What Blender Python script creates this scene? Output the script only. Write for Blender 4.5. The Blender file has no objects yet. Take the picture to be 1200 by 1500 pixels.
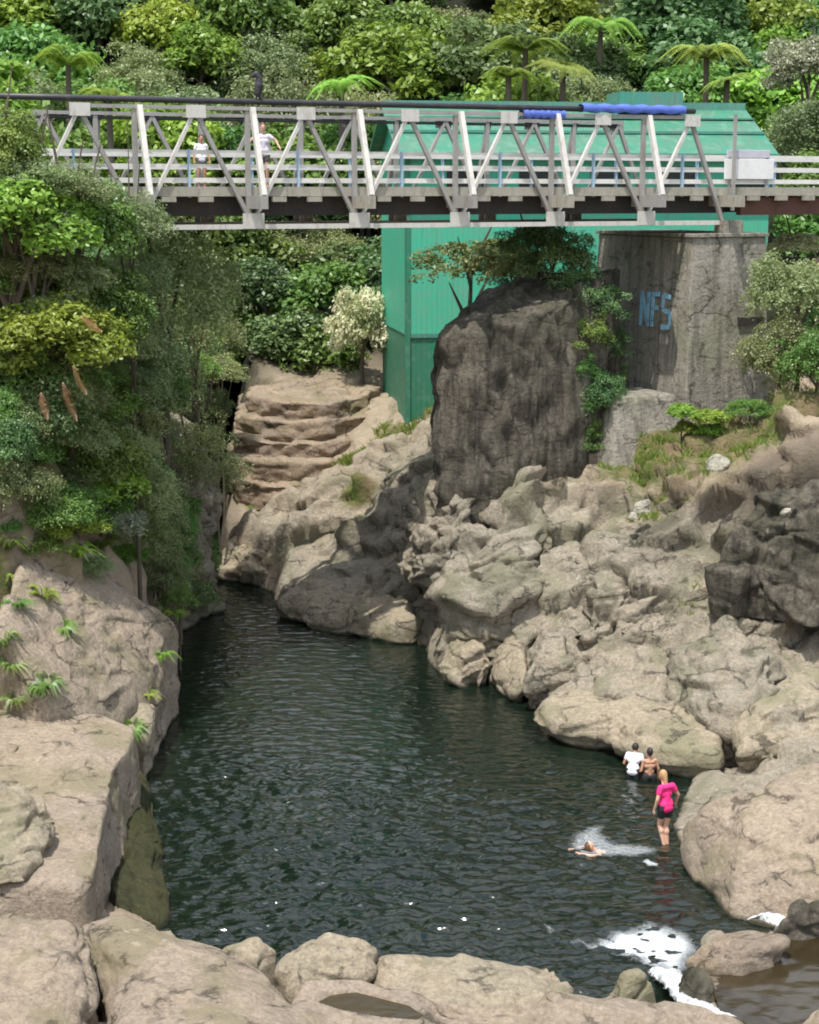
import bpy, math, random
import numpy as np
from mathutils import Vector, Matrix
random.seed(7); rng = np.random.default_rng(7)
SC = bpy.context.scene; COL = SC.collection
# ------------------------------------------------------------------ camera
H = 14.0; FPX = 2500.0; PITCH = math.atan(470/2500.0)
cd = bpy.data.cameras.new('camera'); cam = bpy.data.objects.new('camera', cd); COL.objects.link(cam)
cam.location = (0, 0, H); cam.rotation_euler = (math.pi/2-PITCH, 0, 0)
cd.sensor_fit = 'VERTICAL'; cd.sensor_height = 36; cd.lens = FPX/1500*36
cd.clip_start = .5; cd.clip_end = 2000; SC.camera = cam; SC.cycles.filter_width = 1.9
cp, sp = math.cos(PITCH), math.sin(PITCH)
def ray(px, py):
    u = (px-600)/FPX; v = (750-py)/FPX
    return (u, cp+v*sp, -sp+v*cp)
def G(px, py, z=0.0):                     # photograph direction -> point at height z
    d = ray(px, py); t = (z-H)/d[2]; return (d[0]*t, d[1]*t, z)
def PY(px, py, Y):                        # -> point at distance Y
    d = ray(px, py); t = Y/d[1]; return (d[0]*t, Y, H+d[2]*t)
# ------------------------------------------------------------------ noise
def _h(ix, iy, iz, s):
    n = (ix*374761393 + iy*668265263 + iz*2147483647 + s*1274126177) & 0xffffffff
    n = ((n ^ (n >> 13))*1274126177) & 0xffffffff
    n = ((n ^ (n >> 15))*2246822519) & 0xffffffff
    n = n ^ (n >> 16)
    return (n & 0xffffff)/float(0xffffff)
def perlin(p, s=0):
    i = np.floor(p).astype(np.int64); f = p-i; w = f*f*f*(f*(f*6-15)+10)
    r = 0
    for a in (0, 1):
        for b in (0, 1):
            for c in (0, 1):
                ix, iy, iz = i[:, 0]+a, i[:, 1]+b, i[:, 2]+c
                g = (_h(ix, iy, iz, s)*2-1)*(f[:, 0]-a)+(_h(ix, iy, iz, s+11)*2-1)*(f[:, 1]-b)+(_h(ix, iy, iz, s+23)*2-1)*(f[:, 2]-c)
                wt = (w[:, 0] if a else 1-w[:, 0])*(w[:, 1] if b else 1-w[:, 1])*(w[:, 2] if c else 1-w[:, 2])
                r = r+g*wt
    return r*1.6
def fbm(p, o=4, s=0):
    r = 0; a = 1
    for k in range(o): r = r+a*perlin(p*(2.03**k), s+k*7); a *= .5
    return r
def facets(p, s=0, tilt=.5, sharp=9.0):   # blended tilted planes around random cells + joints between them
    i = np.floor(p).astype(np.int64)
    num = 0; den = 0; F1 = np.full(len(p), 9.); F2 = np.full(len(p), 9.)
    for a in (-1, 0, 1):
        for b in (-1, 0, 1):
            for c in (-1, 0, 1):
                ix, iy, iz = i[:, 0]+a, i[:, 1]+b, i[:, 2]+c
                dx = p[:, 0]-ix-_h(ix, iy, iz, s); dy = p[:, 1]-iy-_h(ix, iy, iz, s+1); dz = p[:, 2]-iz-_h(ix, iy, iz, s+2)
                d = np.sqrt(dx*dx+dy*dy+dz*dz)
                v = (_h(ix, iy, iz, s+3)-.5)+tilt*2*((_h(ix, iy, iz, s+4)-.5)*dx+(_h(ix, iy, iz, s+5)-.5)*dy+(_h(ix, iy, iz, s+6)-.5)*dz)
                w = np.exp(-sharp*d); num = num+w*v; den = den+w
                m = d < F1; F2 = np.where(m, F1, np.minimum(F2, d)); F1 = np.where(m, d, F1)
    return num/den, F2-F1
def rockdisp(p, s=0, amp=1.0, big=1.0, vert=False):
    w = .22*np.stack([perlin(p*.8, s+50), perlin(p*.8, s+51), perlin(p*.8, s+52)], 1)
    q = p+w; q = np.stack([q[:, 0]+.25*q[:, 2], q[:, 1], q[:, 2]-.28*q[:, 0]+.12*q[:, 1]], 1)      # beds dip to the left
    if vert: q = q*np.array([1.35, 1.35, .5])
    a, e1 = facets(q/np.array([3.0, 2.4, 1.3]), s, 1.3, 34)
    b, e2 = facets(q/np.array([1.15, 1.0, .45]), s+30, 1.4, 30)
    c, e3 = facets(q/np.array([.5, .45, .2]), s+60, 1.4, 26)
    m = np.clip(perlin(p*.45, s+82)*1.4+.5, .1, 1)
    d = big*(.70*a-.30*np.exp(-(e1/.05)**2))+.19*b-.09*np.exp(-(e2/.07)**2)*m+.075*c*m+.07*fbm(q*1.6, 5, s+9)
    return d*amp
# ------------------------------------------------------------------ materials
def M(name):
    m = bpy.data.materials.new(name); m.use_nodes = True
    nt = m.node_tree; b = nt.nodes['Principled BSDF']; return m, nt, b
def N(nt, t, **k):
    n = nt.nodes.new(t)
    for a, v in k.items(): setattr(n, a, v)
    return n
def noise(nt, vec, scale, detail=5, rough=.6, dist=0):
    n = N(nt, 'ShaderNodeTexNoise'); n.inputs['Scale'].default_value = scale; n.inputs['Detail'].default_value = detail
    n.inputs['Roughness'].default_value = rough; n.inputs['Distortion'].default_value = dist
    if vec is not None: nt.links.new(vec, n.inputs['Vector'])
    return n.outputs['Fac']
def rampf(nt, f, a, b, lo=0, hi=1):
    r = N(nt, 'ShaderNodeMapRange'); r.inputs[1].default_value = a; r.inputs[2].default_value = b
    r.inputs[3].default_value = lo; r.inputs[4].default_value = hi; nt.links.new(f, r.inputs[0]); return r.outputs[0]
def mix(nt, f, a, b, mode='MIX'):
    x = N(nt, 'ShaderNodeMix', data_type='RGBA', blend_type=mode)
    for i, v in ((0, f), (6, a), (7, b)):
        if hasattr(v, 'node'): nt.links.new(v, x.inputs[i])
        elif i == 0: x.inputs[0].default_value = v
        else: x.inputs[i].default_value = (*v, 1) if len(v) == 3 else v
    return x.outputs[2]
def math_(nt, op, a, b):
    x = N(nt, 'ShaderNodeMath', operation=op)
    for i, v in ((0, a), (1, b)):
        if hasattr(v, 'node'): nt.links.new(v, x.inputs[i])
        else: x.inputs[i].default_value = v
    return x.outputs[0]
def bump(nt, b, h, s=.5, d=.03):
    n = N(nt, 'ShaderNodeBump'); n.inputs['Strength'].default_value = s; n.inputs['Distance'].default_value = d
    nt.links.new(h, n.inputs['Height']); nt.links.new(n.outputs[0], b.inputs['Normal'])
def mapped(nt, vec, scale):
    m = N(nt, 'ShaderNodeMapping'); m.inputs['Scale'].default_value = scale; nt.links.new(vec, m.inputs[0]); return m.outputs[0]
def rock_nodes(nt, b, A, B, dark, pale, darkamt=.5, paleamt=.5, streak=0.):
    pos = N(nt, 'ShaderNodeNewGeometry').outputs['Position']
    c = mix(nt, rampf(nt, noise(nt, pos, .45, 6, .65, .6), .38, .62), A, B)
    c = mix(nt, rampf(nt, noise(nt, pos, 1.3, 8, .7, 1.0), .52, .7, 0, darkamt), c, dark)
    c = mix(nt, rampf(nt, noise(nt, mapped(nt, pos, (1, 1, 1.4)), 2.7, 8, .7, .4), .56, .68, 0, paleamt), c, pale)
    f = noise(nt, pos, 11, 9, .8)
    c = mix(nt, rampf(nt, noise(nt, mapped(nt, pos, (1, 1, 1.8)), 4.5, 9, .78, .5), .50, .64, 0, .55), c, tuple(x*.42 for x in A))
    c = mix(nt, rampf(nt, f, .42, .62, 0, .6), c, tuple(x*.38 for x in A))
    c = mix(nt, rampf(nt, noise(nt, pos, .55, 5, .6, .8), .50, .60, 0, .7), c, (A[0]*.55, A[1]*.60, A[2]*.50))
    c = mix(nt, rampf(nt, noise(nt, pos, 3.6, 7, .7, .3), .60, .66, 0, .6), c, pale)
    if streak:
        s = noise(nt, mapped(nt, pos, (3.2, 3.2, .35)), 1, 6, .65, .3)
        c = mix(nt, rampf(nt, s, .46, .62, 0, streak), c, dark)
    v = N(nt, 'ShaderNodeTexVoronoi', feature='DISTANCE_TO_EDGE'); v.inputs['Scale'].default_value = 1.0
    w = N(nt, 'ShaderNodeVectorMath', operation='ADD'); nt.links.new(mapped(nt, pos, (1, .8, 2.2)), w.inputs[0])
    nn = N(nt, 'ShaderNodeTexNoise'); nn.inputs['Scale'].default_value = 1.6; nn.inputs['Detail'].default_value = 8; nn.inputs['Roughness'].default_value = .7
    nt.links.new(pos, nn.inputs['Vector']); nt.links.new(nn.outputs['Color'], w.inputs[1]); nt.links.new(w.outputs[0], v.inputs['Vector'])
    cr = rampf(nt, v.outputs['Distance'], .0, .055, .75, 0)
    cr = math_(nt, 'MULTIPLY', cr, rampf(nt, noise(nt, pos, 1.3, 3), .48, .6))
    c = mix(nt, cr, c, (.05, .045, .035))
    # damp line at the water
    sx = N(nt, 'ShaderNodeSeparateXYZ'); nt.links.new(pos, sx.inputs[0])
    wet = rampf(nt, math_(nt, 'ADD', sx.outputs[2], math_(nt, 'MULTIPLY', noise(nt, pos, 2.5, 4), -.12)), -.02, .07, .85, 0)
    c = mix(nt, wet, c, (.02, .022, .012))
    h = math_(nt, 'ADD', math_(nt, 'MULTIPLY', noise(nt, pos, 5, 9, .72), 1.0), math_(nt, 'MULTIPLY', f, .35))
    h = math_(nt, 'SUBTRACT', h, math_(nt, 'MULTIPLY', cr, .3))
    b.inputs['Roughness'].default_value = .88; b.inputs['Specular IOR Level'].default_value = .25
    bump(nt, b, h, 1.0, .14)
    return c, pos
def rock_mat(name, A, B, dark, pale, **k):
    m, nt, b = M(name); c, _ = rock_nodes(nt, b, A, B, dark, pale, **k)
    nt.links.new(c, b.inputs['Base Color']); return m
WARM = rock_mat('rock_warm', (.52, .42, .31), (.45, .375, .29), (.17, .14, .10), (.55, .47, .37), darkamt=.45, paleamt=.35)
GREY = rock_mat('rock_grey', (.40, .36, .28), (.46, .39, .29), (.13, .115, .085), (.50, .46, .38), darkamt=.6, paleamt=.5)
SLAB = rock_mat('rock_slab', (.46, .40, .29), (.52, .43, .31), (.19, .18, .11), (.52, .46, .37), darkamt=.45, paleamt=.3)
DARK = rock_mat('rock_dark', (.15, .135, .105), (.22, .195, .15), (.03, .028, .022), (.30, .28, .235), darkamt=.8, paleamt=.5, streak=.7)
MOSS = rock_mat('rock_moss', (.09, .085, .035), (.06, .07, .03), (.02, .025, .012), (.13, .13, .06), darkamt=.8, paleamt=.4)
PINK = rock_mat('rock_pink', (.48, .37, .26), (.34, .28, .22), (.2, .13, .07), (.5, .4, .32), darkamt=.5, paleamt=.4)
# terrain material: rock and a vegetation/soil attribute
TERR, nt, b = M('terrain_mat')
c, pos = rock_nodes(nt, b, (.41, .365, .28), (.47, .40, .30), (.15, .13, .095), (.58, .54, .44), darkamt=.6, paleamt=.55)
at = N(nt, 'ShaderNodeAttribute', attribute_name='warm')
c = mix(nt, at.outputs['Fac'], c, mix(nt, rampf(nt, noise(nt, pos, .8, 6), .4, .6), (.46, .36, .26), (.38, .31, .22)))
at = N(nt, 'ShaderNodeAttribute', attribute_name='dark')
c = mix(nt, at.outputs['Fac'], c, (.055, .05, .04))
g = mix(nt, rampf(nt, noise(nt, pos, 1.2, 7, .7), .38, .62), (.10, .14, .03), (.27, .20, .12))
at = N(nt, 'ShaderNodeAttribute', attribute_name='veg')
c = mix(nt, rampf(nt, math_(nt, 'ADD', at.outputs['Fac'], math_(nt, 'MULTIPLY', math_(nt, 'SUBTRACT', noise(nt, pos, 2.2, 7, .7), .5), .9)), .35, .65), c, g)
at = N(nt, 'ShaderNodeAttribute', attribute_name='wood')
c = mix(nt, at.outputs['Fac'], c, (.022, .026, .012))  # leaf litter, painted near black to shade the gaps between crowns
nt.links.new(c, b.inputs['Base Color'])

def plain(name, col, rough=.6, metal=0, var=.25, sc=6, bmp=.1, dirt=(.12, .11, .09), dirtamt=.35, dscale=(1.5, 1.5, .6)):
    m, nt, b = M(name); pos = N(nt, 'ShaderNodeNewGeometry').outputs['Position']
    c = mix(nt, rampf(nt, noise(nt, pos, sc, 5), .3, .7, 0, var), col, tuple(x*.6 for x in col))
    c = mix(nt, rampf(nt, noise(nt, mapped(nt, pos, dscale), 1.8, 6, .7), .5, .72, 0, dirtamt), c, dirt)
    nt.links.new(c, b.inputs['Base Color']); b.inputs['Roughness'].default_value = rough; b.inputs['Metallic'].default_value = metal
    if bmp: bump(nt, b, noise(nt, pos, sc*3, 5), bmp, .01)
    return m
STEEL = plain('white_steel', (.60, .585, .54), .5, dirt=(.25, .22, .17), dirtamt=.6, dscale=(3, 3, 1))
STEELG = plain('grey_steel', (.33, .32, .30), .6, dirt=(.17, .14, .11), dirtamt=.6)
RAILW = plain('rail_white', (.74, .73, .68), .55, dirt=(.35, .32, .26), dirtamt=.4)
BLACK = plain('black_pipe', (.03, .03, .035), .45, dirtamt=.3)
CONCD = plain('deck_concrete', (.36, .34, .28), .85, dirt=(.13, .12, .08), dirtamt=.7, dscale=(3, 3, 1))
GIRD = plain('dark_girder', (.035, .032, .03), .7, dirt=(.10, .055, .035), dirtamt=.5)
RUST = plain('rust_girder', (.12, .055, .04), .8, dirt=(.05, .03, .025), dirtamt=.6)
BLUEP = plain('blue_post', (.36, .52, .66), .5, dirtamt=.2)
BLUET = plain('blue_tarp', (.08, .14, .50), .5, dirtamt=.15)
WHITE = plain('white_paint', (.80, .80, .79), .5, dirtamt=.1)
PALE = plain('pale_panel', (.55, .55, .62), .4, dirtamt=.1)
BARK = plain('bark', (.10, .08, .055), .9, sc=10, bmp=.5, dirt=(.2, .18, .14))
BARKP = plain('bark_pale', (.30, .28, .24), .9, sc=10, bmp=.5)
ASPH = plain('asphalt', (.06, .06, .06), .9)
def green_clad(name, col, horiz=False, period=.2):
    m, nt, b = M(name); tc = N(nt, 'ShaderNodeTexCoord').outputs['Object']
    pos = N(nt, 'ShaderNodeNewGeometry').outputs['Position']
    w = N(nt, 'ShaderNodeTexWave', wave_type='BANDS', bands_direction='X', wave_profile='SIN'); w.inputs['Scale'].default_value = .314/period
    nt.links.new(tc, w.inputs[0])
    c = mix(nt, rampf(nt, noise(nt, mapped(nt, pos, (1, 1, .3)), 1.1, 6, .7), .4, .7, 0, .6), col, (col[0]*2.5+.05, col[1]*.7, col[2]*.8))
    c = mix(nt, rampf(nt, noise(nt, pos, 3, 6), .5, .75, 0, .5), c, (.22, .33, .26))
    c = mix(nt, rampf(nt, noise(nt, mapped(nt, pos, (2.5, 2.5, .25)), 1.3, 6, .7), .58, .75, 0, .6), c, (.12, .12, .07))
    nt.links.new(c, b.inputs['Base Color']); b.inputs['Roughness'].default_value = .55
    bump(nt, b, w.outputs['Fac'], .3, .02); return m
GWALL = green_clad('green_wall', (.045, .50, .31))
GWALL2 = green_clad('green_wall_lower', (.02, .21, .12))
GROOF = green_clad('green_roof', (.03, .20, .125), period=.3)
GTEAL = green_clad('green_teal', (.05, .26, .20))
# concrete abutment
CONC, nt, b = M('old_concrete')
c, pos = rock_nodes(nt, b, (.50, .46, .385), (.38, .355, .30), (.10, .095, .07), (.48, .45, .38), darkamt=.5, paleamt=.5, streak=.55)
nt.links.new(c, b.inputs['Base Color'])
def leafmat(name, col, col2, tr=.35, hv=.25):
    m, nt, b = M(name); nt.nodes.remove(b); out = nt.nodes['Material Output']
    at = N(nt, 'ShaderNodeAttribute', attribute_name='rnd'); oi = N(nt, 'ShaderNodeObjectInfo')
    c = mix(nt, at.outputs['Fac'], col, col2)
    hs = N(nt, 'ShaderNodeHueSaturation'); nt.links.new(c, hs.inputs['Color'])
    nt.links.new(rampf(nt, oi.outputs['Random'], 0, 1, .5-.03, .5+.03), hs.inputs['Hue'])
    nt.links.new(rampf(nt, math_(nt, 'FRACT', math_(nt, 'MULTIPLY', oi.outputs['Random'], 7.3), 0), 0, 1, 1-hv, 1+hv), hs.inputs['Value'])
    d = N(nt, 'ShaderNodeBsdfDiffuse'); t = N(nt, 'ShaderNodeBsdfTranslucent'); g = N(nt, 'ShaderNodeBsdfGlossy'); g.inputs['Roughness'].default_value = .45
    nt.links.new(hs.outputs[0], d.inputs[0]); nt.links.new(hs.outputs[0], t.inputs[0]); g.inputs[0].default_value = (.6, .65, .6, 1)
    a = N(nt, 'ShaderNodeMixShader'); a.inputs[0].default_value = tr; nt.links.new(d.outputs[0], a.inputs[1]); nt.links.new(t.outputs[0], a.inputs[2])
    e = N(nt, 'ShaderNodeMixShader'); e.inputs[0].default_value = .06; nt.links.new(a.outputs[0], e.inputs[1]); nt.links.new(g.outputs[0], e.inputs[2])
    nt.links.new(e.outputs[0], out.inputs[0]); return m
L_BRIGHT = leafmat('leaf_bright', (.17, .30, .035), (.34, .47, .07))
L_MID = leafmat('leaf_mid', (.09, .19, .035), (.22, .34, .07))
L_DARK = leafmat('leaf_dark', (.065, .13, .045), (.17, .26, .085))
L_OLIVE = leafmat('leaf_olive', (.18, .24, .08), (.38, .43, .20))
L_GREY = leafmat('leaf_grey', (.20, .23, .14), (.42, .44, .30))
L_CREAM = leafmat('leaf_cream', (.34, .42, .16), (.90, .88, .66), hv=.05)
L_FERN = leafmat('leaf_fern', (.20, .27, .05), (.33, .40, .07))
L_BROWN = leafmat('leaf_brown', (.12, .17, .05), (.22, .25, .08), hv=.05)
L_RED = leafmat('leaf_red', (.30, .11, .05), (.42, .17, .07))
L_GRASS = leafmat('leaf_grass', (.15, .22, .04), (.30, .34, .08))
# ------------------------------------------------------------------ object helpers
def tag(o, label=None, cat=None, group=None, kind=None):
    if label: o['label'] = label
    if cat: o['category'] = cat
    if group: o['group'] = group
    if kind: o['kind'] = kind
    return o
def empty(name, loc=(0, 0, 0), label=None, cat=None, group=None, rz=0):
    o = bpy.data.objects.new(name, None); COL.objects.link(o); o.location = loc; o.rotation_euler = (0, 0, rz)
    o.empty_display_size = .2
    return tag(o, label, cat, group)
def link(name, me, parent=None, mat=None):
    o = bpy.data.objects.new(name, me); COL.objects.link(o)
    if mat: me.materials.append(mat)
    if parent: o.parent = parent
    return o
def npmesh(name, V, F, smooth=True):
    me = bpy.data.meshes.new(name); V = np.asarray(V, np.float32); F = np.asarray(F, np.int32); k = F.shape[1]
    me.vertices.add(len(V)); me.vertices.foreach_set('co', V.ravel())
    me.loops.add(F.size); me.loops.foreach_set('vertex_index', F.ravel())
    me.polygons.add(len(F)); me.polygons.foreach_set('loop_start', np.arange(len(F), dtype=np.int32)*k)
    me.polygons.foreach_set('use_smooth', np.full(len(F), smooth))
    me.update(calc_edges=True); me.validate(); return me
def attr(me, name, vals, dom='POINT'):
    a = me.attributes.new(name, 'FLOAT', dom); a.data.foreach_set('value', np.asarray(vals, np.float32))
def gridfaces(nu, nv, wrap=False):
    i = np.arange(nu-1)[:, None]; j = np.arange(nv if wrap else nv-1)[None, :]; j2 = (j+1) % nv
    return np.stack([i*nv+j+0*j2, i*nv+j2, (i+1)*nv+j2, (i+1)*nv+j+0*j2], -1).reshape(-1, 4)
class MB:                                   # collects simple shapes into one mesh
    def __init__(s): s.v = []; s.f = []
    def add(s, vs, fs):
        n = len(s.v); s.v += [tuple(v) for v in vs]; s.f += [tuple(i+n for i in f) for f in fs]
    def box(s, c, sx, sy, sz, ax=None):     # centre, sizes, axes (ex,ey,ez)
        ex, ey, ez = ax or (Vector((1, 0, 0)), Vector((0, 1, 0)), Vector((0, 0, 1)))
        c = Vector(c); P = []
        for k in (-.5, .5):
            for a, bq in ((-.5, -.5), (.5, -.5), (.5, .5), (-.5, .5)): P.append(c+ex*sx*a+ey*sy*bq+ez*sz*k)
        s.add(P, [(3, 2, 1, 0), (4, 5, 6, 7), (0, 1, 5, 4), (1, 2, 6, 5), (2, 3, 7, 6), (3, 0, 4, 7)])
    def bar(s, a, b, w, h, up=Vector((0, 0, 1))):
        a = Vector(a); b = Vector(b); ex = (b-a); L = ex.length; ex.normalize()
        ey = up.cross(ex)
        if ey.length < 1e-4: ey = Vector((0, 1, 0)).cross(ex)
        ey.normalize(); ez = ex.cross(ey); s.box((a+b)/2, L, w, h, (ex, ey, ez))
    def tube(s, pts, rs, n=10):
        pts = [Vector(p) for p in pts]
        if not hasattr(rs, '__len__'): rs = [rs]*len(pts)
        base = len(s.v); vs = []; prev = None
        for i, p in enumerate(pts):
            d = (pts[min(i+1, len(pts)-1)]-pts[max(i-1, 0)]).normalized()
            if prev is None: x = d.orthogonal().normalized()
            else: x = (prev-d*prev.dot(d)).normalized()
            prev = x; y = d.cross(x)
            for k in range(n):
                a = 2*math.pi*k/n; vs.append(p+(x*math.cos(a)+y*math.sin(a))*rs[i])
        fs = []
        for i in range(len(pts)-1):
            for k in range(n): fs.append((i*n+k, i*n+(k+1) % n, (i+1)*n+(k+1) % n, (i+1)*n+k))
        fs.append(tuple(range(n-1, -1, -1))); fs.append(tuple((len(pts)-1)*n+k for k in range(n)))
        s.add(vs, fs)
    def ball(s, c, r, n=12, m=8, sc=(1, 1, 1)):
        vs = []; c = Vector(c)
        for i in range(m+1):
            t = math.pi*i/m
            for k in range(n):
                a = 2*math.pi*k/n; vs.append(c+Vector((r*sc[0]*math.sin(t)*math.cos(a), r*sc[1]*math.sin(t)*math.sin(a), r*sc[2]*math.cos(t))))
        s.add(vs, [(i*n+k, (i+1)*n+k, (i+1)*n+(k+1) % n, i*n+(k+1) % n) for i in range(m) for k in range(n)])
    def build(s, name, mat, parent=None, smooth=False, bev=0):
        me = bpy.data.meshes.new(name); me.from_pydata(s.v, [], s.f); me.update()
        if smooth:
            for p in me.polygons: p.use_smooth = True
        o = link(name, me, parent, mat)
        if bev:
            md = o.modifiers.new('bevel', 'BEVEL'); md.width = bev; md.segments = 2; md.limit_method = 'ANGLE'
        return o
# ------------------------------------------------------------------ terrain
shore = [(316,700),(310,740),(306,790),(306,840),(290,880),(268,930),(248,985),(228,1050),(196,1110),(182,1190),(176,1270),(172,1340),(240,1400),(330,1425),
         (420,1430),(600,1450),(760,1468),(880,1485),(960,1500),(1015,1475),(1040,1425),(1020,1385),(1075,1345),(1040,1290),(1000,1262),(985,1210),(1000,1170),(1015,1145),
         (990,1118),(930,1104),(885,1080),(805,1066),(762,1018),(735,1010),(705,985),(675,1003),(640,985),(612,945),(598,930),(520,925),(450,910),(404,890),
         (400,868),(350,850),(328,834),(324,790),(326,740),(330,700)]
SH = np.array([G(x, y)[:2] for x, y in shore])
def sdist(P, poly):
    d = np.full(len(P), 1e9); ins = np.zeros(len(P), bool); n = len(poly)
    for i in range(n):
        a = poly[i]; b_ = poly[(i+1) % n]; e = b_-a; w = P-a
        t = np.clip((w@e)/(e@e), 0, 1); q = w-t[:, None]*e; d = np.minimum(d, np.hypot(q[:, 0], q[:, 1]))
        c = (a[1] > P[:, 1]) != (b_[1] > P[:, 1])
        with np.errstate(divide='ignore', invalid='ignore'):
            ins ^= c & (P[:, 0] < (b_[0]-a[0])*(P[:, 1]-a[1])/(b_[1]-a[1]+1e-12)+a[0])
    return np.where(ins, -d, d)
ctl = [(900,1040,.9),(850,1015,.8),(1000,1000,1.2),(1100,1050,1.3),(1000,930,1.9),(900,900,2.3),(1100,890,2.7),(750,945,1.1),(690,925,1.0),
       (700,850,2.7),(600,870,1.1),(500,880,.7),(430,860,.7),(500,800,1.8),(400,770,1.5),(350,790,1.0),(450,720,3.4),(560,700,4.3),(650,760,4.3),
       (700,725,5.0),(800,770,4.3),(850,700,5.4),(760,715,5.2),(900,800,3.8),(900,720,5.1),(1000,700,5.8),(1100,685,6.2),(1190,695,6.2),(1050,835,3.5),(1190,845,3.4),
       (1000,640,6.7),(1150,620,7.0),(900,650,6.0),(1190,1100,.3),(640,690,5.0),(560,650,4.9),
       (350,690,2.8),(450,650,4.0),(560,610,5.2),(660,610,5.5),(350,600,5.0),(450,570,5.8),(560,560,6.0),
       (240,950,.7),(150,850,4.0),(60,790,5.6),(0,730,5.4),(215,1040,.9),(100,1060,1.1),(60,1150,1.1),(110,1280,.5),(0,1250,1.2),
       (275,720,4.0),(250,600,6.9),(200,500,8.8),(150,650,6.8),(100,550,8.9),(60,450,10.6),(100,745,6.1),(200,700,5.6),(170,800,4.8),(0,600,8.8),(20,660,7.6),(300,860,.9),(280,800,2.6),
       (300,1480,.6),(700,1500,.6),(0,1400,1.0),(1000,1500,.3),(1150,1420,.2),(1190,1300,.2),(1150,1230,.2),(1100,1180,.2),(1060,1120,.1),(1030,1095,.3),(1080,1085,.5)]
C = np.array([G(x, y, z) for x, y, z in ctl])
C = np.vstack([C, np.array([(-8.5,45.5,5.2),(-9.5,44,5.8),(-8.1,48,4.8),(-10.6,42.5,6.4),(-7.7,51,5.0),(-8.6,50,7.4),(-9.6,48.5,7.6),(-8.0,54,6.2),(-9.0,55,8.8),(-11,50,9.4),(-10.5,46,6.6),(-20,50,10),(-26,32,9),(-14,38,6),(-12,28,3),(-14,20,3),(0,15,1.5),(12,15,.8),(0,-5,3),(-20,0,5),(20,0,4),(14,25,1.0),(20,35,4.0),(17,42,4.5),
    (20,50,8),(30,50,9),(24,62,10),(15,60,8.2),(30,30,6),(8,66,5.5),(16,70,6),(3,78,7.5),(-6,78,7.5),(-12,66,9),(-22,66,13),(-35,60,17),(-50,40,16),(10,84,11),(25,84,13),(-4,92,13),(-20,92,18),
    (-40,95,24),(15,100,20),(40,95,22),(0,110,24),(0,140,38),(-50,140,42),(50,140,40),(-60,80,26),(60,70,20),(60,20,10),(-60,0,12),(60,-30,8),(-60,-30,10),(0,-40,6),
    (0,240,60),(-150,150,58),(150,150,55),(-200,0,35),(200,0,30),(0,400,62),(-250,300,62),(250,300,62),(-100,-100,15),(100,-100,15)], float)])
def phi(r): return np.sqrt(r*r+.6)
D = np.hypot(C[:, None, 0]-C[None, :, 0], C[:, None, 1]-C[None, :, 1])
WGT = np.linalg.solve(phi(D)-np.eye(len(C))*.02, C[:, 2]-5)
POOL = [G(x, y, .75)[:2] for x, y in [(1078,1428),(1112,1400),(1150,1374),(1185,1356),(1300,1340),(1420,1340),(1500,1560),(1260,1600),(1190,1500),(1120,1500),(1062,1480)]]
POOL = np.array(POOL)
def base_h(P):
    P = np.asarray(P, float).reshape(-1, 2); h = np.zeros(len(P))
    for i in range(0, len(P), 20000):
        q = P[i:i+20000]; h[i:i+20000] = phi(np.hypot(q[:, None, 0]-C[None, :, 0], q[:, None, 1]-C[None, :, 1]))@WGT+5
    s = sdist(P, SH)
    steep = np.where(P[:, 1] > 55, 3.2, 2.2)+np.clip((-P[:, 0]-5)/1.5, 0, 1)*np.clip((P[:, 1]-40)/3, 0, 1)*2.5
    h = np.where(s > 0, np.minimum(h, .05+s*steep), np.maximum(-2.6, s*1.6-.1))
    h = np.where(s > 0, np.maximum(h, np.minimum(.12+s*.4, .4)), h)
    sp_ = sdist(P, POOL); h = np.where(sp_ < 0, np.minimum(h, .6+sp_*.8), np.where((sp_ < .5) & (s > -.2), np.maximum(h, .62), h))
    return h
def axis(segs):
    out = []
    for a, b_, st in segs: out += list(np.arange(a, b_-1e-6, st))
    return np.array(out+[segs[-1][1]])
xs = axis([(-420, -60, 20), (-60, -20, 2), (-20, -9, .4), (-9, 14, .1), (14, 24, .3), (24, 60, 2), (60, 420, 20)])
ys = axis([(-150, -20, 10), (-20, 20, 1.5), (20, 64, .1), (64, 78, .2), (78, 110, 1), (110, 500, 10)])
YY, XX = np.meshgrid(ys, xs, indexing='ij'); P2 = np.stack([XX.ravel(), YY.ravel()], 1)
hh = base_h(P2); s_sh = sdist(P2, SH)
V = np.column_stack([P2, hh]).reshape(len(ys), len(xs), 3)
dx = np.gradient(V, axis=1); dy = np.gradient(V, axis=0); nrm = np.cross(dx, dy); nrm /= np.linalg.norm(nrm, axis=2, keepdims=True)+1e-9
Vf = V.reshape(-1, 3); nf = nrm.reshape(-1, 3)
near = (P2[:, 0] > -16) & (P2[:, 0] < 20) & (P2[:, 1] > 15) & (P2[:, 1] < 80)
disp = np.zeros(len(Vf)); amp = np.ones(len(Vf))*.9; amp[sdist(P2, POOL) < .6] = .15; amp *= 1-.85*np.exp(-(((P2[:, 0]-8.0)/3.2)**2+((P2[:, 1]-35.5)/3.)**2)**2)
amp *= np.clip((s_sh+.4)/1.6, .12, 1)
flat_ = np.clip((P2[:, 1]-60)/6, 0, 1); amp *= 1-.35*flat_
disp[near] = rockdisp(Vf[near], 3)*amp[near]
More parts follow.
